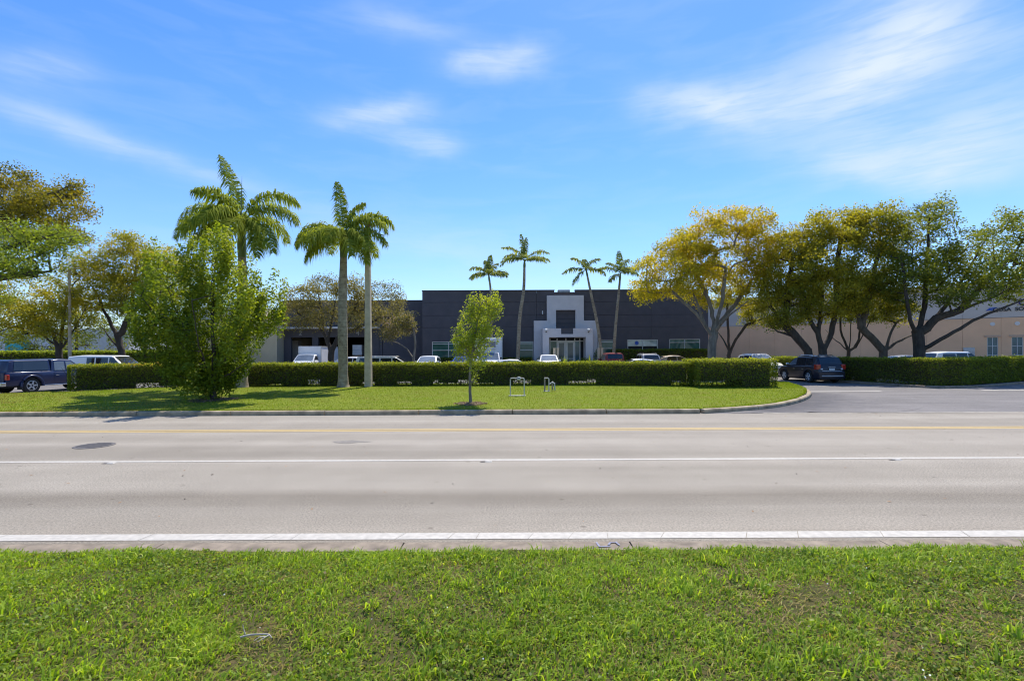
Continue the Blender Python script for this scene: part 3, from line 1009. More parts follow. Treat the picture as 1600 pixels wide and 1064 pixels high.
# storefront in the portal
ys = YB - .62
def dx_(px): return wx(px, ys)
def dz(py): return wz_(py, 884, ys)
sf0, sf1, sz0, sz1 = dx_(859), dx_(914), GZ, qz(527.4)
st_ = MB()
bars = [dx_(859.3), dx_(870.5), dx_(884.3), dx_(898), dx_(906), dx_(913.5)]
for b in bars: st_.box(b - .05, b + .05, ys - .05, ys + .05, sz0, sz1)
ztr = dz(533)
for a, b in zip(bars[:-1], bars[1:]): st_.box(a + .05, b - .05, ys - .045, ys + .045, ztr - .05, ztr + .05)
o = st_.build('storefront_frame', M['frame'], main)
o.location = -INV
gl = [M['greenglass'], M['doorglass'], M['doorglass'], M['tealglass'], M['dark']]
for i, (a, b) in enumerate(zip(bars[:-1], bars[1:])):
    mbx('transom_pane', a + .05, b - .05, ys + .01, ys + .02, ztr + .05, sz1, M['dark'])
    if i in (1, 2):
        d_ = MB()
        d_.box(a + .06, a + .17, ys - .02, ys + .03, GZ + .02, ztr - .06).box(b - .17, b - .06, ys - .02, ys + .03, GZ + .02, ztr - .06)
        d_.box(a + .17, b - .17, ys - .018, ys + .03, ztr - .18, ztr - .06).box(a + .17, b - .17, ys - .018, ys + .03, GZ + .02, GZ + .3)
        d_.box(a + .17, b - .17, ys - .03, ys + .03, GZ + 1.0, GZ + 1.07)
        o = d_.build('door', M['frame'], main)
        o.location = -INV
        bx('door_pane', a + .16, b - .16, ys + .005, ys + .012, GZ + .29, ztr - .17, gl[i], o)
    else:
        mbx('sidelight_pane', a + .05, b - .05, ys + .01, ys + .02, GZ + .05, ztr - .05, gl[i])
# flood lamps on the portal
for px in (853.6, 919.8):
    c = P(px, 515.5, yq0 - .1) - np.array(INV)
    fl = MB().lathe([(.09, -.12), (.14, .0), (.14, .1)], 'Y', 14, c).build('flood_lamp', M['carton'], main)
    MB().lathe([(.06, 0), (.05, .1)], 'Y', 10, (c[0], c[1], c[2] - .2)).build('lamp_bracket', M['black'], fl)
c = P(848, 488, YB - .05) - np.array(INV)
MB().box(c[0] - .05, c[0] + .05, -.12, -.005, c[2] - .2, c[2] + .15).build('wall_camera', M['carton'], main)
# rooftop unit
c = P(881, 457, 52)
u = tag(empty('rooftop_unit', (c[0], 52, ZT - .25)), 'beige boxy air handling unit on the roof above the portico', 'air conditioner')
MB().box(-.62, .62, -.5, .5, .06, .52).build('housing', M['acbeige'], u, bevel=.02)
MB().box(-.2, .2, -.2, .2, -.3, .06).build('stand', M['acbeige'], u)
MB().box(-.5, .5, -.52, -.5, .15, .42).build('louver', M['metal'], u)

# loading dock wing
wing = tag(empty('loading_dock_wing', (-17, 53, GZ)), 'charcoal loading dock wing with numbered open bays under a pale canopy edge', 'building')
YW = 53.0
IW = np.array([-17, 53, GZ])
def wbx(name, x0, x1, y0, y1, z0, z1, mat, bevel=0):
    return bx(name, x0 - IW[0], x1 - IW[0], y0 - IW[1], y1 - IW[1], z0 - IW[2], z1 - IW[2], mat, wing, bevel)
def vx(px): return wx(px, YW)
zW = wz_(470, 640, YW)
zo = wz_(527, 510, YW)
xa, xb = vx(441), X0 - .01
bays = [(vx(454.5), vx(488)), (vx(497), vx(532)), (vx(541.5), vx(573))]
wbx('upper_wall', xa, xb, YW, YW + .4, 4.9, zW, M['charcoal'])
wbx('bay_header', xa, vx(592), YW + .002, YW + .4, zo, 4.88, M['charcoal'])
ed = xa
for (a, b) in bays:
    wbx('bay_pier', ed, a, YW + .002, YW + .4, GZ - .2, zo - .004, M['charcoal'])
    ed = b
wbx('bay_pier', ed, vx(592), YW + .002, YW + .4, GZ - .2, zo - .004, M['charcoal'])
wbx('wall_panel', vx(592) + .05, vx(597.5), YW + .002, YW + .4, GZ - .2, 4.86, M['charcoal'])
wbx('wall_panel', vx(597.5) + .06, xb, YW + .002, YW + .4, GZ - .2, 4.86, M['charcoal'])
wbx('canopy', vx(441) - .1, vx(594), YW - 1.1, YW - .004, 4.68, 4.86, M['canopy'])
wbx('coping', xa, xb, YW - .04, YW + .42, zW + .002, zW + .07, M['charcoal_dark'])
# interior of the bays
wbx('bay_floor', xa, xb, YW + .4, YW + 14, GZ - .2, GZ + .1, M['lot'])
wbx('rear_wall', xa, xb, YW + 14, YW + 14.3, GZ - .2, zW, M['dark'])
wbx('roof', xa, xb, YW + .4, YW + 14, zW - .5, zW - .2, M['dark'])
wbx('side_wall', xa - .3, xa - .004, YW, YW + 14.3, GZ - .2, zW, M['charcoal'])
for px, s in ((469.5, '2'), (514.5, '3'), (559, '4')):
    c = P(px, 520.5, YW - .03) - IW
    text('bay_number', s, .75, c, M['number'], wing, ext=.01, bold=.01)
# louvred vent panel left of the bays
mb = MB().box(vx(433.5) - IW[0], vx(434.3) - IW[0], -.1, .0, wz_(565) - IW[2], 3.55 - IW[2]).box(vx(440) - IW[0], vx(440.8) - IW[0], -.1, 0, wz_(565) - IW[2], 3.55 - IW[2])
vent = mb.build('vent_frame', M['frame'], wing)
for k in range(12):
    z = .2 + k * .25
    MB().box(vx(434.3) - IW[0], vx(440) - IW[0], -.08, -.02, z, z + .15).build('louver', M['metal'], vent)
# stacked cartons on a pallet in bay 4
c = P(560, 565, 54.2)
pal = tag(empty('pallet', (c[0], 54.2, GZ + .1)), 'wooden pallet under the white cartons in dock bay four', 'pallet')
for k in range(5): MB().box(-.55, .55, -.5 + k * .22, -.38 + k * .22, .10, .125).build('plank', M['wood'], pal)
for k in range(3): MB().box(-.55 + k * .5, -.45 + k * .5, -.5, .5, 0, .10).build('bearer', M['wood'], pal)
zz = GZ + .1 + .13
names = ['bottom tier', 'second tier', 'third tier', 'top tier']
for r_ in range(4):
    for q_ in range(2):
        o = bx('carton', 0, .5, 0, .9, 0, .55, M['carton'], None, .01)
        o.location = (c[0] - .51 + q_ * .515, 53.75, zz + r_ * .56 + (.14 if r_ > 1 else 0))
        tag(o, f'white carton of the {names[r_]} on the dock pallet, {"nearer the bay three pier" if q_ == 0 else "nearer the tall lamp pole"}', 'carton', 'white cartons stacked in the dock bay')
slab = bx('pallet', -.55, .55, -.5, .5, 0, .12, M['wood'], None, .01)
slab.location = (c[0], 54.2, zz + 2 * .56)
tag(slab, 'second wooden pallet between the two pairs of carton tiers', 'pallet')
o = bx('shrink_wrapped_load', -.6, .6, -.5, .5, 0, 1.6, M['bandgrey'], None, .04)
o.location = (*P(460, 560, 55.5)[:2], GZ + .1 + 1.2)
o.location.z = GZ + .1
tag(o, 'pale wrapped pallet load standing inside dock bay two', 'pallet load')
o.scale = (1, 1, 1.9)

# beige building beside the dock
bei = tag(empty('beige_building', (-30, 51.5, GZ)), 'beige stucco building with a pale parapet behind the round green tree', 'building')
bx('wall', wx(285, 51.5) + 30, wx(432.8, 51.5) + 30, 0, 18, -.5, 5.3, M['beige'], bei)
bx('parapet', wx(285, 51.5) + 30, wx(400, 51.5) + 30, .6, 18, 5.3, 6.7, M['cream'], bei)
bx('base_course', wx(285, 51.5) + 29.95, wx(432.8, 51.5) + 30.03, -.06, -.004, -.5, .4, M['trim'], bei)
# white building with a teal awning beyond the far left trees
wb = tag(empty('white_building', (-66, 66, GZ)), 'white stucco building with a teal awning half hidden behind the trees', 'building')
bx('wall', -30, 14, 0, 15, -.5, 5.2, M['whitewall'], wb)
o = bx('awning', wx(8, 65) + 66, wx(34, 65) + 66, -1.0, -.02, 2.2, 3.7, M['teal'], wb)
window(wb, wx(45, 66) + 66, wx(60, 66) + 66, .8, 2.6, -.05, 2, 2, M['greenglass'])

# peach building, its long wall turned away
ang = math.atan2(-15.8, 22.7)
pe = tag(empty('peach_building', (29.9, 65.8, 0), ang), 'long peach stucco warehouse with a pale grey upper band and tall narrow windows', 'building')
ZB, ZP = 5.45, 9.2
bx('wall', -16, 60, .45, 25, -.2, ZP - .3, M['trim'], pe)
pwin = [(24.93, 25.77), (26.78, 27.62), (30.4, 31.24), (32.2, 33.04)]
s = -16.0
while s < 60:
    s1 = s + 3.0
    bx('band_panel', s + .008, s1 - .008, .02, .44, ZB + .02, ZP, M['bandgrey'], pe)
    ws = [w for w in pwin if w[1] > s and w[0] < s1]
    xs = s + .008
    for w in ws:
        bx('wall_panel', xs, w[0], 0, .44, -.2, ZB - .02, M['peach'], pe)
        bx('wall_panel', w[0] + .002, w[1] - .002, 0, .44, 3.42, ZB - .02, M['peach'], pe)
        bx('wall_panel', w[0] + .002, w[1] - .002, 0, .44, -.2, .6, M['peach'], pe)
        xs = w[1]
    if s1 - .02 - xs > .02: bx('wall_panel', xs, s1 - .008, 0, .44, -.2, ZB - .02, M['peach'], pe)
    s = s1
for w in pwin:
    window(pe, w[0], w[1], .6, 3.42, .08, 2, 3, M['tealglass'], fw=.05)
    bx('lintel', w[0] - .2, w[1] + .2, -.12, -.004, 3.44, 3.62, M['trim'], pe)
    MB().lathe([(.2, -.05), (.2, 0)], 'Y', 20, ((w[0] + w[1]) / 2, -.006, 4.8)).build('medallion', M['cream'], pe)
bx('meter_panel', 23.05, 23.95, -.15, -.004, 1.1, 2.35, M['metal'], pe)
text('sign_lettering', 'QUSA  SONY', .52, (26.9, -.03, 6.28), M['signblack'], pe, ext=.02, bold=.012)
mb = MB()
for k, (a, b, z0, z1) in enumerate([(-.35, .25, .0, .14), (-.2, .4, .16, .30), (-.05, .2, -.16, -.02)]):
    mb.add([(a, -.05, z0), (b, -.05, z0 + .08), (b + .1, -.05, z1 + .05), (a + .1, -.05, z1), (a, -.005, z0), (b, -.005, z0 + .08), (b + .1, -.005, z1 + .05), (a + .1, -.005, z1)],
           [(0, 1, 2, 3), (4, 7, 6, 5), (0, 4, 5, 1), (1, 5, 6, 2), (2, 6, 7, 3), (3, 7, 4, 0)])
o = mb.build('sign_emblem', M['signblue'], pe)
o.location = (25.2, 0, 6.2)
mb = MB()
ringp = [(math.cos(a) * .42, 0, math.sin(a) * .42) for a in np.linspace(2.4, 7.2, 22)]
mb.tube([(p[0], -.05, p[2]) for p in ringp], .08, 6)
o = mb.build('ring_emblem', M['signnavy'], pe)
o.location = (27.75, 0, 7.05)


# ------------------------------------------------------------------ vehicles
def lerp(a, b, t): return a + (b - a) * t


class Car:
    def __init__(s, name, label, cat_, loc, heading, L, W, top, roof, wheels, Rw, sill, body_m, tumble=.2, group=None, zoff=None):
        z = float(lot_z(loc[1])) if zoff is None else zoff
        s.root = tag(empty(name, (loc[0], loc[1], z), heading), label, cat_, group)
        s.L, s.W, s.top, s.Rw, s.sill, s.m, s.tum = L, W, top, Rw, sill, body_m, tumble
        s.wheels = wheels
        s.x0, s.x1 = top[0][0], top[-1][0]
        s.body = s.make_body()
        if roof: s.cab(roof)
        s.make_wheels()

    def zt(s, x): return np.interp(x, [p[0] for p in s.top], [p[1] for p in s.top])

    def hw(s, x):
        c, h = (s.x0 + s.x1) / 2, (s.x1 - s.x0) / 2
        e = np.clip((np.abs(np.asarray(x) - c) / h - .72) / .28, 0, 1)
        return s.W / 2 * (1 - .13 * e ** 2)

    def zb(s, x):
        z = s.sill
        for w in s.wheels:
            Ra, d = s.Rw * 1.17, abs(x - w)
            if d < Ra: z = max(z, s.Rw * .98 + math.sqrt(Ra * Ra - d * d))
        e = s.x1 - x
        return z

    def side_y(s, x, t):
        return s.hw(x) * np.interp(t, [0, .12, .45, .8, .93, 1], [.93, .965, 1.0, .985, .96, .90])

    def make_body(s):
        xs = set(np.linspace(s.x0, s.x1, 26)) | {p[0] for p in s.top}
        for w in s.wheels:
            Ra = s.Rw * 1.17
            xs |= {w + Ra * math.cos(a) for a in np.linspace(0, math.pi, 11)} | {w - Ra - .01, w + Ra + .01}
        xs = sorted(x for x in xs if s.x0 <= x <= s.x1)
        T = [0, .1, .3, .5, .7, .85, .95, 1]
        v, f = [], []
        for x in xs:
            zb, zt = s.zb(x), float(s.zt(x))
            zb = min(zb, zt - .06)
            ring = [(x, float(s.side_y(x, t)), zb + (zt - zb) * t) for t in T]
            h = float(s.hw(x))
            ring += [(x, h * .78, zt + .012), (x, h * .4, zt + .028), (x, 0, zt + .034)]
            ring += [(x, -p[1], p[2]) for p in ring[-2::-1]]
            v += ring
        k = len(v) // len(xs)
        for i in range(len(xs) - 1):
            for j in range(k - 1):
                f.append((i * k + j, (i + 1) * k + j, (i + 1) * k + j + 1, i * k + j + 1))
        f.append(tuple(range(k)))
        f.append(tuple((len(xs) - 1) * k + j for j in range(k - 1, -1, -1)))
        b = MB().add(v, f).build('body', s.m, s.root, smooth=38)
        zu = float(min(s.zt(s.x0 + .4), s.zt(s.x1 - .5))) - .12
        MB().box(s.x0 + .15, s.x1 - .15, -s.W / 2 + .22, s.W / 2 - .22, s.sill * .8, max(zu, s.sill + .1)).build('underbody', M['black'], s.root)
        return b

    def make_wheels(s):
        Rw = s.Rw
        tm, rm = None, None
        for w in s.wheels:
            for sd in (1, -1):
                if tm is None:
                    mb = MB().lathe([(Rw * .62, -.1), (Rw * .93, -.11), (Rw, -.08), (Rw, .08), (Rw * .93, .11), (Rw * .62, .1)], 'Y', 24)
                    o = mb.build('wheel', M['tyre'], s.root, smooth=40)
                    tm = o.data
                    mb = MB().lathe([(Rw * .66, -.085), (Rw * .64, .06), (Rw * .58, .07), (Rw * .57, .035), (.05, .03)], 'Y', 20)
                    for q in range(5):
                        a = q * 2 * math.pi / 5
                        ca, sa = math.cos(a), math.sin(a)
                        pts = [(.04, -.045), (Rw * .6, -.03), (Rw * .6, .03), (.04, .045)]
                        lo = [(ca * r - sa * t, .036, sa * r + ca * t) for r, t in pts]
                        hi = [(x_, .075, z_) for x_, _, z_ in lo]
                        mb.add(lo + hi, [(0, 1, 2, 3), (4, 7, 6, 5), (0, 4, 5, 1), (1, 5, 6, 2), (2, 6, 7, 3), (3, 7, 4, 0)])
                    r_ = mb.build('rim', M['rim'], o)
                    rm = r_.data
                else:
                    o = link('wheel', tm, s.root)
                    r_ = link('rim', rm, o)
                r_.location = (0, .045, 0)
                o.location = (w, sd * (s.W / 2 - .13), Rw)
                o.rotation_euler = (0, random.uniform(0, 1), 0 if sd > 0 else math.pi)

    # --- greenhouse
    def cab(s, roof, mat=None, name='cabin', inset=.94):
        s.roof, s.inset = roof, inset
        s.rx0, s.rx1 = roof[0][0], roof[-1][0]
        s.rz = max(p[1] for p in roof)
        s.bz = min(roof[0][1], roof[-1][1])
        xs = sorted(set(np.linspace(s.rx0, s.rx1, 20)) | {p[0] for p in roof})
        v, f = [], []
        for x in xs:
            z1 = float(np.interp(x, [p[0] for p in roof], [p[1] for p in roof]))
            zb = min(float(s.zt(x)) - .03, z1 - .01)
            ring = []
            for t in (0, .4, .75, .92):
                z = zb + (z1 - zb) * t
                ring.append((x, s.cy(x, z), z))
            y1 = s.cy(x, z1)
            ring += [(x, y1 * .955, z1 - (z1 - zb) * .025), (x, y1 * .86, z1 + .004), (x, y1 * .45, z1 + .022), (x, 0, z1 + .028)]
            ring += [(x, -p[1], p[2]) for p in ring[-2::-1]]
            v += ring
        k = len(v) // len(xs)
        for i in range(len(xs) - 1):
            for j in range(k - 1):
                f.append((i * k + j, (i + 1) * k + j, (i + 1) * k + j + 1, i * k + j + 1))
        f += [tuple(range(k)), tuple((len(xs) - 1) * k + j for j in range(k - 1, -1, -1))]
        s.cabin = MB().add(v, f).build(name, mat or s.m, s.root, smooth=38)
        return s.cabin

    def cy(s, x, z):
        return float(s.hw(x)) * s.inset * (1 - s.tum * max(0, (z - s.bz)) / max(.1, s.rz - s.bz))

    def side_window(s, xb0, xb1, xt0, xt1, zlo, zhi, mat=None, sides=(1, -1), name='side_window', off=.012):
        for sd in sides:
            v, f = [], []
            for j in range(4):
                tz = j / 3
                z = lerp(zlo, zhi, tz)
                for i in range(5):
                    x = lerp(lerp(xb0, xt0, tz), lerp(xb1, xt1, tz), i / 4)
                    v.append((x, sd * (s.cy(x, z) + off), z))
            for j in range(3):
                for i in range(4): f.append((j * 5 + i, j * 5 + i + 1, (j + 1) * 5 + i + 1, (j + 1) * 5 + i))
            n = len(v)
            v += [(a, b - sd * .03, c) for a, b, c in v]
            f += [tuple(n + i for i in q[::-1]) for q in f]
            MB().add(v, f).build(name, mat or M['carglass'], s.root)

    def screen(s, xa, xb, mat=None, name='windshield', wfac=.86, roof=None):
        roof = roof or s.roof
        v, f = [], []
        for i in range(6):
            x = lerp(xa, xb, i / 5)
            z = float(np.interp(x, [p[0] for p in roof], [p[1] for p in roof]))
            y = s.cy(x, z) * wfac
            sl = (1 if xb > xa else -1)
            for u in (-1, -.5, 0, .5, 1):
                v.append((x + sl * .012, u * y, z + .02 + .02 * (1 - u * u)))
        for i in range(5):
            for j in range(4): f.append((i * 5 + j, i * 5 + j + 1, (i + 1) * 5 + j + 1, (i + 1) * 5 + j))
        MB().add(v, f).build(name, mat or M['carglass'], s.root)

    def door(s, x0, x1, z0, z1, handle=True, sides=(1, -1), m=None):
        for sd in sides:
            v, f = [], []
            for j in range(5):
                z = lerp(z0, z1, j / 4)
                for i in range(4):
                    x = lerp(x0, x1, i / 3)
                    zb, zt = s.zb(x), float(s.zt(x))
                    t = (z - zb) / (zt - zb)
                    v.append((x, sd * (float(s.side_y(x, np.clip(t, 0, 1))) + .008), z))
            for j in range(4):
                for i in range(3): f.append((j * 4 + i, j * 4 + i + 1, (j + 1) * 4 + i + 1, (j + 1) * 4 + i))
            n = len(v)
            v += [(a, b - sd * .02, c) for a, b, c in v]
            f += [tuple(n + i for i in q[::-1]) for q in f]
            o = MB().add(v, f).build('door', m or s.m, s.root, smooth=40)
            if handle:
                y = sd * (float(s.side_y(x0 + .12, .8)) + .02)
                MB().box(x0 + .06, x0 + .22, y - .015, y + .015, z1 - .16, z1 - .125).build('handle', M['chrome'], o)

    def lamp(s, x, y, z, sx, sy, sz, mat, name):
        for sd in (1, -1):
            MB().box(x - sx, x + sx, sd * y - sy, sd * y + sy, z - sz, z + sz).build(name, mat, s.root, bevel=min(sx, sy, sz) * .5)

    def bar(s, x, hy, z0, z1, t, mat, name='bumper'):
        MB().box(x - t, x + t, -hy, hy, z0, z1).build(name, mat, s.root, bevel=t * .6)

    def mirrors(s, x, z, mat=None):
        for sd in (1, -1):
            y = sd * (s.cy(x, z) + .1)
            MB().box(x - .05, x + .05, y - .1, y + .1, z - .02, z + .12).build('mirror', mat or s.m, s.root, bevel=.03)


def finish(c, rear_w=.5, front=True):
    W = c.W
    zf, zr = float(c.zt(c.x1 - .25)), float(c.zt(c.x0 + .1))
    c.lamp(c.x1 - .10, W * .36, zf - .12, .1, .15, .06, M['clearlens'], 'headlight')
    c.lamp(c.x0 + .03, W * .385, zr - .14, .06, .1, .09, M['redlens'], 'tail_light')
    c.bar(c.x1 - .04, W * .42, .3, .5, .06, c.m)
    c.bar(c.x0 + .04, W * .42, .32, .52, .06, c.m)
    MB().box(c.x1 - .02, c.x1 + .012, -.42, .42, .5, .62).build('grille', M['black'], c.root)
    MB().box(c.x0 - .015, c.x0 + .01, -.16, .16, .58, .68).build('licence_plate', M['plate'], c.root)


def sedan(label, m, loc, hd, name='parked_car', group='cars parked behind the hedge', scale=1.0, ws=None):
    c = Car(name, label, 'car', loc, hd, 4.7, 1.82, [(-2.35, .72), (-2.3, .95), (-1.5, 1.02), (.95, .98), (1.8, .87), (2.2, .74), (2.35, .55)],
            [(-1.95, 1.0), (-1.1, 1.38), (-.4, 1.46), (.2, 1.44), (1.2, .99)], (-1.35, 1.4), .33, .22, m, .24, group)
    c.side_window(-.02, .85, -.02, .3, 1.05, 1.36)
    c.side_window(-1.0, -.1, -.85, -.1, 1.05, 1.36)
    c.screen(.3, 1.1, ws)
    c.screen(-1.15, -1.8, None, 'rear_window')
    c.door(.0, 1.0, .35, .94); c.door(-.98, -.03, .35, .94)
    c.mirrors(.85, 1.0)
    finish(c)
    c.root.scale = (scale,) * 3
    return c


def suv(label, m, loc, hd, name='parked_suv', group='cars parked behind the hedge', L=4.6, scale=1.0, ws=None, rails=True, rack=False, tall=0.0, glassm=None):
    h = L / 2
    t = tall
    c = Car(name, label, 'suv', loc, hd, L, 1.85, [(-h, .8), (-h + .05, 1.05), (-h + .4, 1.1 + t * .3), (.9, 1.05 + t * .3), (h - .55, .97 + t * .2), (h - .1, .8), (h, .6)],
            [(-h + .04, 1.08 + t * .3), (-h + .38, 1.6 + t), (-h + 1.2, 1.7 + t), (.1, 1.67 + t), (1.12, 1.06 + t * .3)], (-h + .95, h - .92), .36, .27, m, .19, group)
    zl, zh = 1.13 + t * .3, 1.56 + t
    c.side_window(.0, .82, .0, .28, zl, zh, glassm)
    c.side_window(-.95, -.08, -.9, -.08, zl, zh, glassm)
    c.side_window(-h + .52, -1.03, -h + .72, -.98, zl, zh - .03, glassm)
    c.screen(.22, 1.02, ws)
    c.screen(-h + .34, -h + .1, None, 'rear_window')
    c.door(.0, 1.0, .4, 1.0 + t * .3); c.door(-.98, -.03, .4, 1.0 + t * .3)
    c.mirrors(.85, 1.08 + t * .3)
    if rails:
        for sd in (1, -1):
            y = sd * .58
            MB().tube([(-h + .7, y, 1.66 + t), (-h + .8, y, 1.74 + t), (-.1, y, 1.745 + t), (.05, y, 1.68 + t)], .02, 6).build('roof_rail', M['silver'], c.root)
    if rack:
        for x in (-1.1, -.3): MB().box(x - .04, x + .04, -.66, .66, 1.745 + t, 1.785 + t).build('roof_rack', M['black'], c.root)
    finish(c)
    c.root.scale = (scale,) * 3
    return c


def minivan(label, m, loc, hd, blank=False, name='parked_van', ws=None, L=5.0, t=0.0, cat_='van', group='cars parked behind the hedge'):
    h = L / 2
    c = Car(name, label, cat_, loc, hd, L, 1.95, [(-h, .85), (-h + .04, 1.08), (1.4, 1.05), (h - .3, .92), (h - .05, .7), (h, .55)],
            [(-h + .03, 1.08), (-h + .18, 1.72 + t), (-h + 1.0, 1.8 + t), (.7, 1.77 + t), (1.75, 1.04)], (-h + 1.0, h - .95), .34, .24, m, .15, group)
    zl, zh = 1.14, 1.64 + t
    c.side_window(.55, 1.4, .55, .85, zl, zh)
    c.side_window(-.4, .45, -.4, .45, zl, zh)
    c.side_window(-1.05 if blank else -h + .35, -.5, -1.05 if blank else -h + .45, -.5, zl, zh)
    c.screen(.8, 1.66, ws)
    c.screen(-h + .17, -h + .06, None, 'rear_window')
    c.door(.55, 1.5, .35, 1.0); c.door(-.5, .5, .35, 1.0)
    c.mirrors(1.35, 1.1)
    finish(c)
    return c


# navy blue dark SUV leaving along the driveway
c = Car('dark_suv', 'midnight blue sport utility vehicle seen from behind on the driveway', 'suv', (19.75, 32.35), R(90), 4.6, 1.85,
        [(-2.3, .78), (-2.24, 1.02), (-1.9, 1.13), (-.4, 1.06), (.95, 1.03), (1.75, .98), (2.15, .84), (2.3, .62)],
        [(-2.22, 1.04), (-2.1, 1.3), (-1.92, 1.6), (-1.6, 1.67), (-1.0, 1.71), (.0, 1.68), (1.15, 1.05)], (-1.35, 1.36), .37, .27, M['midnight'], .21, zoff=.004)
c.side_window(.02, .85, .02, .3, 1.11, 1.56, M['carglass_pale'])
c.side_window(-.95, -.06, -.9, -.06, 1.12, 1.58)
c.side_window(-1.75, -1.03, -1.6, -.98, 1.18, 1.56)
c.screen(.25, 1.05, M['carglass_pale'])
c.screen(-1.95, -2.17, None, 'rear_window')
c.door(.0, 1.02, .42, 1.0); c.door(-.95, -.04, .42, 1.0)
c.mirrors(.85, 1.1, M['chrome'])
for sd in (1, -1):
    y = sd * .6
    MB().tube([(-1.55, y, 1.65), (-1.4, y, 1.75), (-.15, y, 1.755), (.1, y, 1.69)], .022, 6).build('roof_rail', M['chrome'], c.root)
    MB().box(-2.27, -1.93, sd * .77 - .13, sd * .77 + .13, .84, 1.18).build('tail_light', M['redlens'], c.root, bevel=.05)
    MB().box(-2.33, -2.2, sd * .62 - .06, sd * .62 + .06, .84, .93).build('reversing_lamp', M['clearlens'], c.root, bevel=.02)
c.bar(-2.3, .8, .3, .72, .07, M['midnight'])
c.bar(-2.36, .66, .42, .5, .03, M['mudgrey'], 'skid_plate')
c.bar(-2.33, .62, .74, .77, .02, M['chrome'], 'chrome_strip')
MB().box(-2.335, -2.3, -.17, .17, .82, .93).build('licence_plate', M['plate'], c.root)
MB().box(-2.33, -2.28, -.22, .22, .98, 1.01).build('tailgate_grip', M['chrome'], c.root, bevel=.008)
c.lamp(2.15, .66, .78, .1, .15, .07, M['clearlens'], 'headlight')
c.bar(2.26, .76, .3, .55, .06, M['midnight'])
for w in (-1.35, 1.36):
    for sd in (1, -1):
        pts = [(w + .46 * math.cos(a), sd * .925, .37 + .46 * math.sin(a)) for a in np.linspace(.02, math.pi - .02, 13)]
        MB().tube(pts, .03, 6).build('arch_trim', M['black'], c.root)

# white car nose to nose beyond it
suv('white sport utility vehicle facing out of the driveway beyond the dark one', M['white'], (20.25, 39.9), R(-90), L=4.7, group=None, ws=M['carglass_pale'])

# navy pickup with a tinted camper shell
hd = R(81)
fx, fy = math.cos(hd), math.sin(hd)
rc = np.array([-24.95, 24.05])                                     # rear right corner
ctr = rc + np.array([fx, fy]) * 2.65 + np.array([-fy, fx]) * .93
c = Car('pickup_truck', 'navy blue pickup truck with a dark tinted camper shell and chrome rear bumper', 'pickup truck', ctr, hd, 5.3, 1.86,
        [(-2.62, 1.10), (-2.58, 1.13), (-.55, 1.13), (-.5, 1.10), (1.05, 1.06), (2.2, .98), (2.58, .86), (2.65, .7)],
        [(-.62, 1.10), (-.52, 1.72), (-.2, 1.76), (.45, 1.73), (1.2, 1.08)], (-1.55, 1.68), .40, .42, M['navy'], .17, zoff=.0)
c.side_window(.16, .95, .16, .42, 1.15, 1.62, M['carglass_pale'])
c.side_window(-.46, .08, -.42, .08, 1.15, 1.62, M['carglass_pale'])
c.screen(.5, 1.12)
c.door(.12, 1.02, .5, 1.04); c.door(-.5, .09, .5, 1.04)
c.mirrors(.95, 1.12, M['black'])
rf = [(-2.56, 1.15), (-2.42, 1.66), (-2.2, 1.72), (-.66, 1.74), (-.64, 1.15)]
c.cab(rf, M['navy'], 'camper_shell', .93)
c.side_window(-2.33, -.74, -2.22, -.74, 1.19, 1.66, name='shell_window', off=.015)
for sd in (1, -1):
    for w in (-1.55, 1.68):
        pts = [(w + .5 * math.cos(a), sd * .935, .41 + .5 * math.sin(a)) for a in np.linspace(-.1, math.pi + .1, 15)]
        MB().tube(pts, .055, 8).build('fender_flare', M['navy'], c.root, smooth=50)
    MB().box(-2.05, -1.98, sd * .8 - .14, sd * .8 + .14, .22, .62).build('mud_flap', M['black'], c.root)
    MB().box(-2.66, -2.54, sd * .83 - .08, sd * .83 + .08, .72, 1.0).build('tail_light', M['redlens'], c.root, bevel=.03)
    MB().box(-1.0, .0 + 1.0, sd * .9 - .05, sd * .9 + .05, .36, .41).build('running_board', M['chrome'], c.root, bevel=.015)
MB().box(-2.67, -2.6, -.72, .72, .6, 1.08).build('tailgate', M['navy'], c.root, bevel=.02)
MB().box(-2.9, -2.68, -.9, .9, .42, .62).build('bumper', M['chrome'], c.root, bevel=.03)
MB().box(-2.91, -2.9, -.16, .16, .47, .58).build('licence_plate', M['plate'], c.root)
c.lamp(2.55, .68, .78, .08, .15, .09, M['clearlens'], 'headlight')
c.bar(2.62, .85, .4, .62, .08, M['chrome'])

suv('silver sport utility vehicle behind the navy pickup truck', M['silver'], (-33.4, 30.6), R(32), group=None, rails=False)
c = minivan('white cargo van with three dark side windows behind the end of the short hedge', M['white'], (-29.0, 35.2), R(0), blank=True, name='cargo_van', L=5.2, t=.12, group=None)

# vehicles in the lot, seen over the hedge
sedan('white car with dark side windows parked behind the thick palm trunk', M['white'], (-14.1, 44.0), 0, scale=1.02)
minivan('cream minivan parked side on right of the tall lamp pole', M['cream_car'], (-10.05, 39.5), 0, t=-.12)
suv('white hatchback facing the road below the three part window', M['white'], (-7.3, 42.5), R(-90), L=4.2, tall=-.12, rails=False, ws=M['carglass_pale'])
sedan('bright blue car mostly hidden behind the small lawn tree', M['blue'], (-4.25, 42.5), R(-90), scale=1.05)
sedan('low white car with only its roof showing in front of the curved palm', M['white'], (.2, 36.6), 0)
suv('white car facing the road beside the paired tan posts of the entrance', M['white'], (3.35, 44.5), R(-92), L=4.3, tall=-.1, rails=False, ws=M['carglass_pale'])
suv('dark red sport utility vehicle seen from behind right of the portico', M['red'], (9.15, 45.0), R(88), L=4.9, tall=.05, rails=False)
sedan('white car showing only its roof in front of the dark red one', M['white'], (9.3, 36.6), R(180))
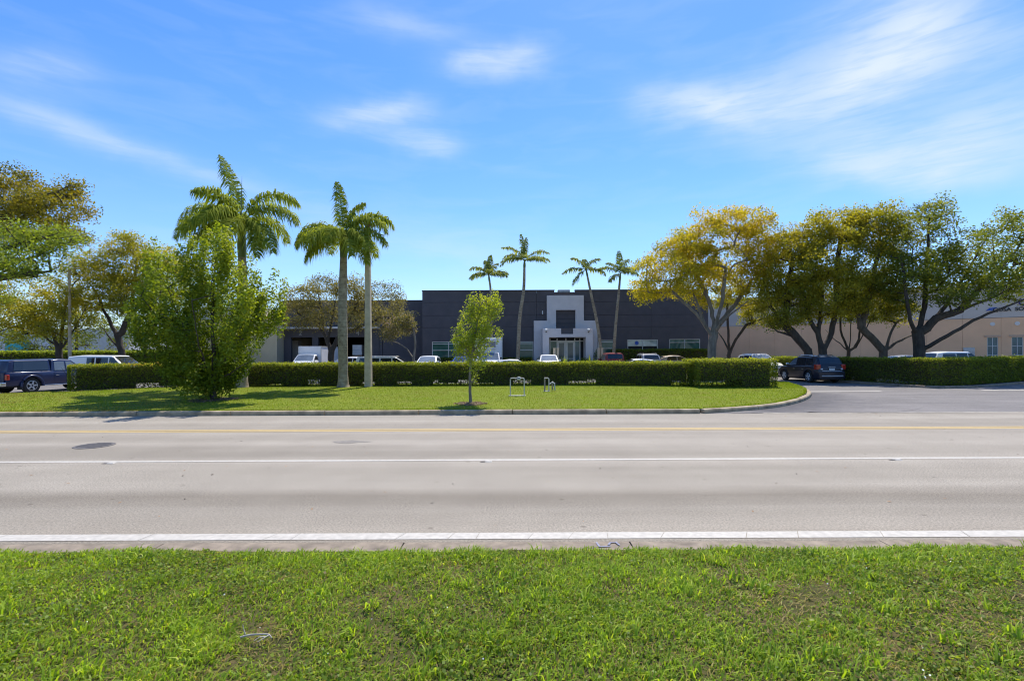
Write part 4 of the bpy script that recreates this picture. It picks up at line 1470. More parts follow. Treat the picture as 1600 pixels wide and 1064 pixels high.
suv('silver sport utility vehicle with a black roof rack under the pale window', M['silver'], (12.45, 45.5), R(90), rack=True, tall=-.06)
sedan('tan car parked side on under the rightmost window of the charcoal building', M['tan'], (14.9, 44.5), R(0), scale=1.02)
sedan('grey car parked behind the right hedge at the stout forked tree', M['grey_car'], (32.9, 40.5), R(0), group='cars parked by the peach warehouse', scale=1.04)
c = suv('long white sport utility vehicle with black rear glass by the peach warehouse', M['white'], (35.4, 38.5), R(0), L=5.3, tall=.16, group='cars parked by the peach warehouse', rails=False)


def truck(label, loc, cab_roof, box_h, boxw, box_len, reefer, name):
    hd = R(-90)
    c = Car(name, label, 'truck', loc, hd, 5, boxw * .93, [(1.0, 1.1), (1.05, 1.2), (2.1, 1.12), (2.75, .98), (2.95, .85), (3.0, .5)],
            [(1.02, 1.18), (1.08, cab_roof - .06), (1.3, cab_roof), (1.75, cab_roof - .02), (2.45, 1.08)], (2.2,), .38, .42, M['white'], .13)
    c.side_window(1.3, 2.15, 1.3, 1.78, 1.22, cab_roof - .14)
    c.screen(1.8, 2.36, M['carglass_pale'], wfac=.9)
    c.door(1.15, 2.0, .6, 1.1)
    c.mirrors(2.1, 1.25, M['black'])
    c.lamp(2.92, boxw * .33, .75, .06, .14, .09, M['clearlens'], 'headlight')
    c.bar(2.98, boxw * .42, .38, .55, .07, M['chrome'])
    MB().box(2.9, 3.02, -.5, .5, .58, .8).build('grille', M['black'], c.root)
    MB().box(.9 - box_len, .9, -boxw / 2, boxw / 2, .75, box_h).build('cargo_box', M['white'], c.root, bevel=.025)
    fr = MB()
    for sd in (1, -1):
        fr.box(.9 - box_len + .01, .93, sd * boxw / 2 - .03, sd * boxw / 2 + .03, box_h - .09, box_h + .012)
        fr.box(.88, .94, sd * boxw / 2 - .05, sd * boxw / 2 + .018, .76, box_h - .09)
    fr.build('box_trim', M['frame'], c.root)
    MB().box(.9 - box_len, 1.0, -.45, .45, .45, .74).build('chassis', M['black'], c.root)
    o = MB().lathe([(.25, -.24), (.36, -.25), (.38, -.2), (.38, .2), (.36, .25), (.25, .24)], 'Y', 22).build('wheel', M['tyre'], c.root, smooth=40)
    o.location = (1.9 - box_len, boxw / 2 - .27, .38)
    o2 = link('wheel', o.data, c.root, (1.9 - box_len, -boxw / 2 + .27, .38))
    if reefer:
        ru = MB().box(.9, 1.25, -boxw * .3, boxw * .3, cab_roof + .35, box_h - .2).build('refrigeration_unit', M['carton'], c.root, bevel=.04)
        for k in range(6):
            z = cab_roof + .48 + k * .1
            MB().box(1.25, 1.27, -.15, boxw * .26, z, z + .05).build('slat', M['black'], ru)
    else:
        text('box_lettering', '', .2, (0, 0, 0), M['black'], c.root) if False else None
    return c


truck('white box truck with a plain cargo body parked facing out near the dock bays', (-19.3, 47.4), 1.72, 2.5, 2.15, 4.6, False, 'box_truck')
truck('tall white refrigerated truck facing the road behind the small lawn tree', (-2.25, 48.0), 1.85, 3.3, 2.6, 5.0, True, 'box_truck')


# ------------------------------------------------------------------ plants
def seg_tubes(A, B, ra, rb, k):
    n = len(A)
    d = B - A
    ln = np.linalg.norm(d, axis=1)
    ln[ln < 1e-6] = 1e-6
    d = d / ln[:, None]
    ref = np.where(np.abs(d[:, 2:3]) < .92, np.array([[0, 0, 1.]]), np.array([[1., 0, 0]]))
    u = np.cross(d, ref)
    u /= np.linalg.norm(u, axis=1)[:, None]
    w = np.cross(d, u)
    th = np.arange(k) * 2 * np.pi / k
    ring = u[:, None, :] * np.cos(th)[None, :, None] + w[:, None, :] * np.sin(th)[None, :, None]
    # run each piece slightly past its end so the joints close
    B2 = B + d * (rb * .5)[:, None]
    V = np.concatenate([A[:, None] + ring * ra[:, None, None], B2[:, None] + ring * rb[:, None, None]], 1)
    o = (np.arange(n) * 2 * k)[:, None, None]
    i = np.arange(k)
    q = np.stack([i, (i + 1) % k, (i + 1) % k + k, i + k], 1)[None]
    return V.reshape(-1, 3), (o + q).reshape(-1, 4)


def make_tree(name, label, base, stems, lobes, lm, bark, trunk_r=.25, clusters=160, per=220, spread=.45, leaf=(.1, .2), aspect=.5, cat_='tree', group=None, tint=(.5, .2), flat=.75, shell=.45, tint_h=.0, step=.5, droop=.0, plume=0.0, stray=.14, depth=.45):
    """stems: polylines (list of points, first point is where it leaves the ground or another stem); lobes: (centre, radii, weight)"""
    base = np.asarray(base, float)
    root = tag(empty(name, base), label, cat_, group)
    Pn, par = [], []

    srad = {}

    def add_line(pts, parent=-1, r0=0, r1=0):
        tl = sum(np.linalg.norm(np.asarray(b) - np.asarray(a)) for a, b in zip(pts[:-1], pts[1:])) + 1e-6
        done = 0
        for a, b in zip(pts[:-1], pts[1:]):
            a, b = np.asarray(a, float), np.asarray(b, float)
            if parent == -1 and (not Pn or np.min(np.linalg.norm(np.array(Pn) - a, axis=1)) > .35):
                Pn.append(a); par.append(-1); parent = len(Pn) - 1
            elif parent == -1:
                parent = int(np.argmin(np.linalg.norm(np.array(Pn) - a, axis=1)))
            m = max(1, int(np.ceil(np.linalg.norm(b - a) / step)))
            for q in range(1, m + 1):
                p = a + (b - a) * q / m
                if q < m: p = p + rng.normal(0, .04 * step, 3)
                Pn.append(p); par.append(parent); parent = len(Pn) - 1
                srad[parent] = r0 + (r1 - r0) * (done + np.linalg.norm(b - a) * q / m) / tl
            done += np.linalg.norm(b - a)

    for k_, s_ in enumerate(stems): add_line(s_, -1, trunk_r * (.9 if k_ == 0 else .42), trunk_r * (.3 if k_ == 0 else .09))
    nstem = len(Pn)
    # crown clusters; lobes are spread in depth so that the crown is as deep as it is wide
    if depth:
        lx_ = np.array([l[0][0] for l in lobes])
        hw_ = max(.3, (lx_.max() - lx_.min()) / 2)
        ph = np.linspace(0, 1, len(lobes)) * 2 * np.pi * 1.618 * len(lobes) ** .5
        dys = [depth * hw_ * math.sin(p_) * (.4 + .6 * math.cos(.5 * math.pi * (l[0][0] - lx_.mean()) / (hw_ + 1e-6)) ** 2) for l, p_ in zip(lobes, ph)]
        lobes = [(l[0] + np.array([l[0][0] * q_ / l[0][1], q_, (l[0][2] - H) * q_ / l[0][1]]), l[1], l[2]) for l, q_ in zip(lobes, dys)]
    wts = np.array([l[2] for l in lobes], float)
    wts /= wts.sum()
    pick = rng.choice(len(lobes), clusters, p=wts)
    dirs = rng.normal(0, 1, (clusters, 3))
    dirs /= np.linalg.norm(dirs, axis=1)[:, None]
    rr = shell + (1 - shell) * rng.random(clusters) ** .6
    Cc = np.array([lobes[i][0] for i in pick]) + dirs * rr[:, None] * np.array([lobes[i][1] for i in pick])
    far = rng.random(clusters) < stray
    Cc += np.where(far, rng.uniform(.05, .22, clusters), 0)[:, None] * dirs * np.array([lobes[i][1] for i in pick]) * np.array([1, 1, 1.2])
    Cc[:, 2] = np.maximum(Cc[:, 2], base[2] + .35)
    top = np.array(Pn[:nstem])
    order = np.argsort([np.min(np.linalg.norm(top - c_, axis=1)) for c_ in Cc])
    tips = []
    for i in order:
        c_ = Cc[i]
        N = np.array(Pn)
        dv = c_ - N
        cost = np.linalg.norm(dv, axis=1) + .8 * np.maximum(0, -dv[:, 2] + .1)
        cost[0] += 3
        j = int(np.argmin(cost))
        ln = np.linalg.norm(c_ - N[j])
        m = max(1, int(np.ceil(ln / step)))
        midp = (N[j] + c_) / 2 + np.array([rng.normal(0, .08 * ln), rng.normal(0, .08 * ln), .1 * ln])
        p_ = j
        for q in range(1, m + 1):
            t_ = q / m
            pt = (1 - t_) ** 2 * N[j] + 2 * t_ * (1 - t_) * midp + t_ * t_ * c_
            Pn.append(pt); par.append(p_); p_ = len(Pn) - 1
        tips.append(p_)
    N, par = np.array(Pn), np.array(par)
    cnt = np.zeros(len(N))
    cnt[tips] = 1
    ch = np.zeros(len(N), int)
    for i in range(len(N) - 1, -1, -1):
        if cnt[i] == 0: cnt[i] = .6
        if par[i] >= 0: cnt[par[i]] += cnt[i]
    tot = max(cnt.max(), 2)
    tipr = .009 if trunk_r > .1 else .006
    pw = math.log(tot) / math.log(trunk_r / tipr)
    rad = tipr * np.maximum(cnt, 1) ** (1 / pw)
    for i_, r_ in srad.items(): rad[i_] = max(rad[i_], r_)
    hb = N[:, 2] - base[2]
    flare = 1 + .45 * np.exp(-np.maximum(hb, 0) / .25) * (np.arange(len(N)) < nstem)
    rad = rad * flare
    ok = par >= 0
    idx = np.where(ok)[0]
    pr = par[idx]
    ra = np.minimum(rad[pr], rad[idx] * 1.6)
    thick = rad[idx] > .05
    Vs, Fs, off = [], [], 0
    for msk, k in ((thick, 9), (~thick, 4)):
        if msk.any():
            V, Q = seg_tubes(N[pr[msk]] - base, N[idx[msk]] - base, ra[msk], rad[idx[msk]], k)
            Vs.append(V); Fs.append(Q + off); off += len(V)
    fast_mesh('trunk', np.vstack(Vs), np.vstack(Fs), bark, root, smooth=True)
    # leaves
    cl_t = rng.normal(0, tint[1] * .8, clusters)
    sz = rng.uniform(.65, 1.35, clusters)
    npc = np.maximum(20, (per * sz * rng.uniform(.6, 1.3, clusters))).astype(int)
    ci = np.repeat(np.arange(clusters), npc)
    n = len(ci)
    off_ = rng.normal(0, 1, (n, 3)) * np.array([1, 1, flat]) * (spread * sz[ci])[:, None]
    r_ = np.linalg.norm(off_, axis=1)
    off_ *= np.minimum(1, 1.9 * spread * sz[ci] / np.maximum(r_, 1e-6))[:, None]
    if plume:
        ax = Cc - (base + np.array([0, 0, .5]))
        ax /= np.linalg.norm(ax, axis=1)[:, None]
        ax = ax * .8 + np.array([0, 0, .75])
        ax /= np.linalg.norm(ax, axis=1)[:, None]
        u_ = rng.uniform(-1, .75, n)
        off_ = off_ * (1 - .5 * np.maximum(u_, 0))[:, None] + ax[ci] * (u_ * plume * sz[ci])[:, None]
    if droop: off_[:, 2] -= droop * np.hypot(off_[:, 0], off_[:, 1])
    LC = Cc[ci] + off_
    LC[:, 2] = np.maximum(LC[:, 2], base[2] + .12)
    V, Q = leaf_quads(LC - base, rng.uniform(leaf[0], leaf[1], n), aspect, .3)
    zmin, zmax = Cc[:, 2].min(), Cc[:, 2].max()
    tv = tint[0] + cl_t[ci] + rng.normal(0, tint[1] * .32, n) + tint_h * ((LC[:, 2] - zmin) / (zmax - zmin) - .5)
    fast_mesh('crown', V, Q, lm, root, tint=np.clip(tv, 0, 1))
    return root


def LB(d, px, py, rx, ry, w=1.0, dd=0.0, rd=None):
    """a crown lobe from the photograph: centre, half extents in pixels, at distance d + dd"""
    D = d + dd
    return (P(px, py, D), np.array([rx / F * D, rd if rd else (rx + ry) / 2 / F * D, ry / F * D]), w)


def PL(d, *pts):
    """a limb through pixels at distance d (third value: extra distance)"""
    return [P(p[0], p[1], d + (p[2] if len(p) > 2 else 0)) for p in pts]


def gbase(px, d, z): return np.array([(px - 800) / F * d, d, z])


def tree_at(name, label, d, px, z, stems, lobes, *a, **k):
    b = gbase(px, d, z)
    st = []
    for i, s_ in enumerate(stems):
        q = PL(d, *s_)
        st.append(q)
    st[0] = [b] + st[0]
    return make_tree(name, label, b, st, lobes, *a, **k)


# round green tree on the lawn
d = 19.4
b = gbase(333, d, float(lawn_z(-12, 19.4)) - .03)
lob = [LB(d, 325, 420, 40, 50, 1.0), LB(d, 275, 470, 50, 55, 1.2), LB(d, 375, 480, 50, 60, 1.2), LB(d, 330, 500, 70, 50, 1.3), LB(d, 260, 530, 48, 40, 1.0),
       LB(d, 382, 528, 32, 36, .7), LB(d, 425, 505, 22, 26, .4), LB(d, 222, 500, 20, 34, .4), LB(d, 318, 558, 62, 32, 1.0), LB(d, 420, 470, 22, 45, .5), LB(d, 245, 430, 28, 42, .55), LB(d, 345, 395, 16, 30, .4), LB(d, 385, 445, 22, 35, .4), LB(d, 298, 582, 40, 16, .5), LB(d, 360, 575, 34, 20, .5), LB(d, 325, 588, 40, 10, .4)]
stems = [[b, P(334, 560, d), P(332, 480, d), P(338, 400, d)], [P(334, 590, d), P(290, 520, d - .4), P(262, 450, d - .6)], [P(334, 585, d), P(385, 520, d - .3), P(410, 460, d)],
         [P(334, 595, d), P(310, 540, d - 1.2), P(300, 470, d - 1.5)], [P(334, 580, d), P(352, 510, d + 1.2), P(362, 430, d + 1.2)], [P(333, 596, d), P(262, 560, d + .3)], [P(333, 598, d), P(395, 562, d - .5)]]
make_tree('lawn_tree', 'dense bushy green tree with upright branches standing on the lawn', b, stems, lob, M['fresh'], M['darkbark'], .10, 350, 135, .13, (.09, .155), .55, tint=(.5, .26), tint_h=.3, flat=1.0, shell=.4, step=.35, plume=.62, stray=.2, depth=.5)
# small young tree
d = 17.6
b = gbase(735, d, float(lawn_z(-1.5, 17.6)) - .03)
lob = [LB(d, 748, 505, 32, 36, 1.5), LB(d, 738, 545, 28, 28, 1.0), LB(d, 765, 480, 18, 18, .6), LB(d, 725, 528, 20, 14, .5), LB(d, 765, 530, 18, 22, .6), LB(d, 742, 478, 12, 18, .4), LB(d, 742, 588, 5, 9, .09)]
stems = [[b, P(734, 590, d), P(736, 560, d), P(745, 510, d), P(752, 475, d)], [P(736, 558, d), P(722, 535, d - .1)], [P(738, 550, d), P(765, 520, d + .2), P(772, 500, d)], [P(735, 600, d), P(745, 585, d - .05)]]
make_tree('young_tree', 'slim young tree with a small bright yellow green crown in mid lawn', b, stems, lob, M['bright'], M['palebark'], .048, 130, 62, .10, (.055, .105), .5, tint=(.5, .26), tint_h=.35, flat=1.0, shell=.3, step=.25, plume=.22)
for (px, dd, r_, lab) in ((333, 19.4, .85, 'ring of brown mulch around the foot of the bushy lawn tree'), (735, 17.6, .55, 'thin ring of mulch around the foot of the slim young tree')):
    cx0 = (px - 800) / F * dd
    pv, fv = [], []
    for k, a in enumerate(np.linspace(0, 2 * np.pi, 28, endpoint=False)):
        q = r_ * (1 + .14 * math.sin(3 * a + px) + .08 * math.sin(7 * a))
        x_, y_ = cx0 + q * math.cos(a), dd + q * math.sin(a)
        pv.append((x_, y_, float(lawn_z(x_, y_)) + .012))
    pv.append((cx0, dd, float(lawn_z(cx0, dd)) + .07))
    fv = [(k, (k + 1) % 28, 28) for k in range(28)]
    tag(MB().add(pv, fv).build('mulch_ring', M['mulch'], smooth=60), lab, 'mulch')
    n = 160
    a, q = rng.uniform(0, 6.28, n), r_ * rng.random(n) ** .5 * 1.15
    C = np.stack([cx0 + q * np.cos(a), dd + q * np.sin(a), 0 * a], 1)
    C[:, 2] = lawn_z(C[:, 0], C[:, 1]) + .02 + .05 * np.maximum(0, 1 - q / r_)
    V, Q = leaf_quads(C, rng.uniform(.04, .1, n), .4, .8)
    tag(fast_mesh('mulch_chips', V, Q, M['wood'], tint=np.zeros(n)), lab.replace('ring of', 'loose chips over the').replace('thin ', ''), 'mulch', kind='stuff')

GT = 'shade trees along the driveway and lots'
# yellow tree right of the charcoal building
d = 36.0
tree_at('yellow_tree', 'broad golden yellow tree with a pale forked trunk at the corner of the charcoal building', d, 1112, .15,
        [[(1113, 535), (1118, 510)], [(1113, 525), (1088, 490, -.5), (1050, 455, -1)], [(1118, 510), (1108, 470, .5), (1085, 420, 1)], [(1118, 510), (1130, 465, -.8), (1135, 410, -1)],
         [(1118, 512), (1150, 475, .5), (1180, 430, 1)], [(1117, 516), (1140, 492, -1.5), (1170, 470, -2.5)], [(1100, 505), (1078, 440, 1.5)]],
        [LB(d, 1130, 385, 80, 48, 2.2), LB(d, 1055, 425, 62, 34, 1.5), LB(d, 1012, 455, 30, 22, .5), LB(d, 1185, 390, 42, 48, 1.1), LB(d, 1190, 450, 36, 38, .9), LB(d, 1105, 445, 60, 34, 1.3), LB(d, 1150, 350, 58, 22, .8), LB(d, 1075, 385, 45, 30, .8)],
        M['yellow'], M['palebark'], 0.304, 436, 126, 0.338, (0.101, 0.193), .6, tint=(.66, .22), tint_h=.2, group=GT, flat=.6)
d = 43.0
tree_at('shade_tree', 'smaller dark stemmed tree behind the pale trunk of the golden one', d, 1140, .3,
        [[(1139, 548), (1130, 530)], [(1139, 550), (1137, 500), (1136, 460)], [(1140, 552), (1150, 530), (1166, 508), (1192, 498)], [(1130, 530), (1118, 515)]],
        [LB(d, 1185, 480, 26, 20, .8), LB(d, 1140, 460, 34, 22, .8), LB(d, 1165, 495, 14, 12, .4), LB(d, 1195, 503, 20, 6, .3)],
        M['yellow'], M['darkbark'], 0.176, 75, 91, 0.294, (0.101, 0.184), .6, tint=(.35, .2), group=GT, flat=.6)
d = 34.5
tree_at('shade_tree', 'olive yellow tree with a thick dark trunk leaning left behind the dark vehicle', d, 1268, .15,
        [[(1262, 548), (1243, 525), (1226, 508)], [(1226, 508), (1205, 480), (1195, 440)], [(1226, 508), (1232, 460), (1238, 400)], [(1243, 525), (1215, 518), (1205, 510)]],
        [LB(d, 1232, 420, 42, 58, 1.6), LB(d, 1205, 470, 30, 34, .9), LB(d, 1255, 380, 30, 34, .8), LB(d, 1220, 500, 30, 14, .4), LB(d, 1245, 460, 38, 30, .9)],
        M['olive'], M['darkbark'], 0.272, 228, 126, 0.308, (0.092, 0.184), .6, tint=(.62, .26), tint_h=.15, group=GT, flat=.6)
d = 34.0
tree_at('shade_tree', 'tall yellow topped tree with two dark stems rising above the dark vehicle roof', d, 1286, .15,
        [[(1285, 546), (1278, 520), (1262, 495), (1255, 450)], [(1287, 548), (1299, 520), (1306, 480), (1310, 400), (1320, 340)], [(1278, 520), (1285, 470), (1283, 400)]],
        [LB(d, 1312, 350, 42, 30, 1.2), LB(d, 1290, 400, 45, 45, 1.4), LB(d, 1300, 455, 45, 35, 1.1), LB(d, 1345, 365, 30, 30, .6), LB(d, 1275, 485, 28, 18, .5)],
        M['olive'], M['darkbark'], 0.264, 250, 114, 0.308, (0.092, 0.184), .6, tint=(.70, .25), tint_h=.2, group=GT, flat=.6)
d = 37.0
tree_at('shade_tree', 'thin many stemmed tree in the gap between the thicker shade tree trunks', d, 1328, .15,
        [[(1326, 548), (1316, 525), (1313, 500), (1318, 470)], [(1330, 550), (1342, 530), (1346, 500), (1350, 460)], [(1326, 548), (1300, 527), (1290, 515)], [(1328, 548), (1330, 500)], [(1334, 550), (1350, 520), (1362, 495)]],
        [LB(d, 1340, 455, 34, 34, 1.0), LB(d, 1325, 490, 26, 14, .4), LB(d, 1365, 480, 25, 22, .5)],
        M['olive'], M['darkbark'], 0.128, 119, 82, 0.294, (0.092, 0.166), .6, tint=(.3, .22), group=GT, flat=.6)
d = 33.5
tree_at('shade_tree', 'olive tree with a grey trunk leaning left and a low limb reaching right', d, 1384, .15,
        [[(1380, 548), (1362, 528), (1346, 512), (1338, 480), (1330, 420)], [(1346, 512), (1356, 470), (1372, 400), (1378, 360)], [(1384, 550), (1400, 535), (1425, 524), (1440, 515)], [(1384, 550), (1392, 520), (1400, 505), (1412, 498)]],
        [LB(d, 1372, 360, 38, 40, 1.2), LB(d, 1355, 420, 45, 45, 1.4), LB(d, 1395, 450, 38, 38, 1.0), LB(d, 1340, 460, 34, 30, .8), LB(d, 1400, 390, 30, 30, .7), LB(d, 1405, 490, 22, 14, .3)],
        M['olive'], M['bark'], 0.256, 272, 114, 0.308, (0.092, 0.184), .6, tint=(.52, .27), tint_h=.15, group=GT, flat=.6)
d = 31.5
tree_at('shade_tree', 'stout dark forked tree with long limbs sprawling right above the clipped hedge', d, 1438, .15,
        [[(1436, 540), (1434, 520)], [(1434, 525), (1422, 500, -.5), (1416, 460, -.5), (1408, 400, -.5)], [(1436, 518), (1445, 480, .5), (1448, 420, .5), (1452, 350, .8)],
         [(1440, 520), (1462, 498, -.4), (1500, 485, -.8), (1545, 468, -1.2), (1600, 440, -1.5)], [(1437, 547), (1452, 541, -.4), (1480, 525, -1), (1520, 501, -1.4), (1570, 480, -1.8), (1625, 458, -2)],
         [(1462, 498, -.4), (1490, 460, .5), (1520, 410, 1), (1550, 360, 1)], [(1500, 485, -.8), (1540, 440, 0), (1590, 390, .5)]],
        [LB(d, 1445, 375, 48, 55, 1.6), LB(d, 1425, 440, 38, 42, 1.0), LB(d, 1480, 425, 42, 38, 1.0), LB(d, 1535, 405, 42, 40, 1.0), LB(d, 1585, 385, 48, 52, 1.3), LB(d, 1560, 440, 48, 20, .7), LB(d, 1455, 330, 28, 18, .5),
         LB(d, 1500, 465, 50, 14, .4), LB(d, 1640, 400, 45, 55, 1.0), LB(d, 1575, 345, 30, 20, .4), LB(d, 1610, 460, 40, 10, .3)],
        M['green'], M['darkbark'], 0.320, 436, 85, 0.308, (0.092, 0.184), .6, tint=(.58, .3), tint_h=.2, group=GT, flat=.6)
# left side
d = 29.0
tree_at('shade_tree', 'tall amber leaved tree towering over the pickup truck', d, -95, .1,
        [[(-95, 500), (-80, 430), (-40, 370)], [(-40, 370), (20, 330), (70, 310), (110, 290)], [(-80, 430), (-20, 420), (60, 400)], [(-40, 370), (-10, 300), (0, 270)]],
        [LB(d, 15, 300, 50, 35, 1.2), LB(d, 85, 330, 48, 36, 1.2), LB(d, 100, 298, 28, 14, .5), LB(d, 40, 350, 60, 30, 1.0), LB(d, -40, 320, 60, 60, 1.4), LB(d, 105, 370, 30, 20, .4), LB(d, -90, 380, 60, 60, 1.0)],
        M['amber'], M['darkbark'], 0.288, 305, 98, 0.308, (0.092, 0.174), .6, tint=(.5, .28), tint_h=.2, group=GT, flat=.6)
d = 23.0
tree_at('shade_tree', 'lime green tree reaching in with a drooping limb in front of the amber crown', d, -130, .1,
        [[(-128, 520), (-110, 460), (-60, 440)], [(-60, 440), (0, 436), (45, 428), (80, 424)], [(-110, 460), (-60, 400), (20, 385), (90, 365)], [(-110, 460), (-110, 390)]],
        [LB(d, 30, 370, 50, 22, 1.0), LB(d, 35, 415, 52, 24, 1.0), LB(d, 95, 368, 38, 12, .5), LB(d, -50, 400, 60, 40, 1.2), LB(d, 85, 395, 30, 16, .4), LB(d, 15, 395, 40, 30, .7), LB(d, -30, 460, 40, 22, .5)],
        M['lime'], M['darkbark'], 0.208, 250, 54, 0.250, (0.074, 0.147), .6, tint=(.5, .28), group=GT, flat=.6)
d = 42.0
tree_at('shade_tree', 'yellow brown tree with a cluster of dark stems left of the street lamp', d, 92, .2,
        [[(92, 545), (85, 525), (65, 490)], [(94, 548), (98, 510), (105, 460)], [(94, 548), (112, 520), (135, 480)], [(88, 540), (75, 530), (60, 520)]],
        [LB(d, 60, 460, 62, 48, 1.6), LB(d, 95, 490, 50, 34, 1.2), LB(d, 140, 430, 38, 38, .9), LB(d, 30, 500, 45, 28, .9), LB(d, -20, 480, 50, 50, 1.0)],
        M['olive'], M['darkbark'], 0.240, 262, 105, 0.367, (0.110, 0.202), .6, tint=(.68, .26), group=GT, flat=.6)
d = 43.0
tree_at('shade_tree', 'rounded olive gold tree with forked trunk behind the white cargo van', d, 193, .3,
        [[(190, 548), (184, 525), (165, 490), (150, 455)], [(186, 528), (205, 490), (210, 440), (215, 400)], [(192, 550), (172, 528), (155, 505)], [(205, 490), (235, 460), (255, 430)]],
        [LB(d, 212, 415, 66, 40, 1.8), LB(d, 165, 445, 44, 48, 1.3), LB(d, 258, 432, 40, 44, 1.2), LB(d, 215, 465, 55, 28, 1.0), LB(d, 200, 385, 40, 14, .4)],
        M['olive'], M['darkbark'], 0.256, 327, 105, 0.367, (0.110, 0.202), .6, tint=(.58, .26), tint_h=.2, group=GT, flat=.6)
d = 56.0
tree_at('shade_tree', 'pale green tree glimpsed between the olive trees and the white building', d, 262, .4,
        [[(262, 540), (262, 500)], [(262, 510), (285, 470)], [(262, 520), (235, 490)]],
        [LB(d, 262, 495, 45, 45, 1.5), LB(d, 300, 460, 30, 40, 1.0), LB(d, 225, 510, 40, 35, 1.0), LB(d, 270, 535, 60, 22, 1.4)],
        M['lime'], M['bark'], 0.200, 131, 82, 0.441, (0.138, 0.257), .6, tint=(.25, .22), group=GT, flat=.6)
d = 58.0
tree_at('shade_tree', 'dark green tree in the far row behind the street lamp', d, 120, .4,
        [[(120, 530), (118, 480)], [(118, 510), (80, 470)], [(118, 505), (150, 470)]],
        [LB(d, 120, 500, 60, 45, 1.5), LB(d, 60, 510, 50, 40, 1.0), LB(d, 0, 500, 60, 50, 1.0), LB(d, 175, 500, 40, 40, .8), LB(d, 110, 535, 110, 22, 1.8)],
        M['green'], M['darkbark'], 0.200, 163, 82, 0.477, (0.147, 0.275), .6, tint=(.4, .25), group=GT, flat=.6)
# brownish tree before the dock
d = 38.5
tree_at('shade_tree', 'brownish olive tree with a dark forked trunk in front of the loading dock', d, 518, .2,
        [[(517, 560), (518, 548)], [(518, 548), (506, 520), (488, 500), (465, 490)], [(506, 520), (503, 490), (498, 460)], [(518, 548), (530, 525), (545, 500), (560, 470)], [(530, 525), (560, 512), (600, 495), (625, 500)], [(512, 535), (520, 495), (528, 450)]],
        [LB(d, 520, 470, 62, 36, 2.0), LB(d, 468, 485, 34, 34, 1.0), LB(d, 590, 485, 42, 32, 1.3), LB(d, 505, 445, 40, 18, .6), LB(d, 560, 455, 40, 20, .7), LB(d, 620, 508, 22, 18, .5), LB(d, 610, 455, 16, 14, .25), LB(d, 540, 500, 60, 14, .6)],
        M['brown'], M['darkbark'], 0.240, 327, 90, 0.308, (0.082, 0.156), .6, tint=(.5, .28), tint_h=.1, group=GT, flat=.6)
d = 37.0
tree_at('flowering_tree', 'small crooked tree with pale pinkish blossom leaning beside the charcoal wall', d, 647, .1,
        [[(646, 560), (649, 535), (646, 515), (640, 500)], [(646, 560), (636, 545), (622, 536), (608, 532)]],
        [LB(d, 626, 508, 20, 14, 1.2), LB(d, 610, 522, 12, 8, .5), LB(d, 636, 496, 12, 10, .5), LB(d, 640, 512, 8, 10, .3)],
        M['pink'], M['palebark'], .1, 70, 60, .25, (.08, .15), .6, tint=(.55, .28))


# ------------------------------------------------------------------ palms
def frond_mesh(p0, az, el, length, droop, leaflet, pairs, sway=(0, 0, 0), hang=.55, width=.045, twist=0.0, rad=.035):
    """one feather leaf: rachis tube and hanging leaflets, as triangles"""
    n = 18
    p = np.array(p0, float)
    pts, tg = [p.copy()], []
    for i in range(n):
        s_ = (i + .5) / n
        e = el - droop * s_ ** 1.4
        t = np.array([math.cos(e) * math.cos(az), math.cos(e) * math.sin(az), math.sin(e)]) + np.array(sway) * s_
        t /= np.linalg.norm(t)
        p = p + t * length / n
        pts.append(p.copy()); tg.append(t)
    pts, tg = np.array(pts), np.array(tg)
    rr = rad * (1 - .85 * np.arange(n + 1) / n)
    V, Q = seg_tubes(pts[:-1], pts[1:], rr[:-1], rr[1:], 4)
    T = np.vstack([Q[:, [0, 1, 2]], Q[:, [0, 2, 3]]])
    tt_ = [np.full(len(T), .75)]
    s_ = np.repeat(np.linspace(.13, .985, pairs), 2)
    sd = np.tile([1., -1.], pairs)
    s_ = s_ + rng.normal(0, .004, len(s_))
    k = np.clip((s_ * n).astype(int), 0, n - 1)
    fr_ = np.clip(s_ * n - k, 0, 1)
    B = pts[k] + (pts[k + 1] - pts[k]) * fr_[:, None]
    t = tg[k]
    side = np.cross(t, np.array([0, 0, 1.]))
    bad = np.linalg.norm(side, axis=1) < .15
    side[bad] = np.array([-math.sin(az), math.cos(az), 0])
    side /= np.linalg.norm(side, axis=1)[:, None]
    up = np.cross(side, t)
    L = leaflet * (np.sin(np.pi * np.clip(s_ * .88 + .1, 0, 1)) ** .6) * rng.uniform(.8, 1.15, len(s_))
    plane = rng.uniform(-.35, .75, len(s_)) + twist
    dr = side * sd[:, None] * np.cos(plane)[:, None] + up * np.sin(plane)[:, None] + t * rng.uniform(.35, .75, len(s_))[:, None] + np.array(sway) * .5
    dr /= np.linalg.norm(dr, axis=1)[:, None]
    g_ = np.array([0, 0, -1.])
    mid = B + dr * (L * .5)[:, None] + g_ * (L * hang * .12)[:, None]
    tip = B + dr * (L * .82)[:, None] + g_ * (L * hang * rng.uniform(.7, 1.3, len(s_)))[:, None]
    wv = t * (width * .5) * np.ones((len(s_), 1)) + rng.normal(0, width * .12, (len(s_), 3))
    LV = np.stack([B - wv * .6, B + wv * .6, mid - wv, mid + wv, tip], 1).reshape(-1, 3)
    o = len(V) + np.arange(len(s_))[:, None] * 5
    LT = np.stack([o + [0, 1, 3], o + [0, 3, 2], o + [2, 3, 4]], 1).reshape(-1, 3)
    tt_.append(np.repeat(np.clip(rng.normal(.5, .22, len(s_)), 0, 1), 3))
    return np.vstack([V, LV]), np.vstack([T, LT]), np.concatenate(tt_)


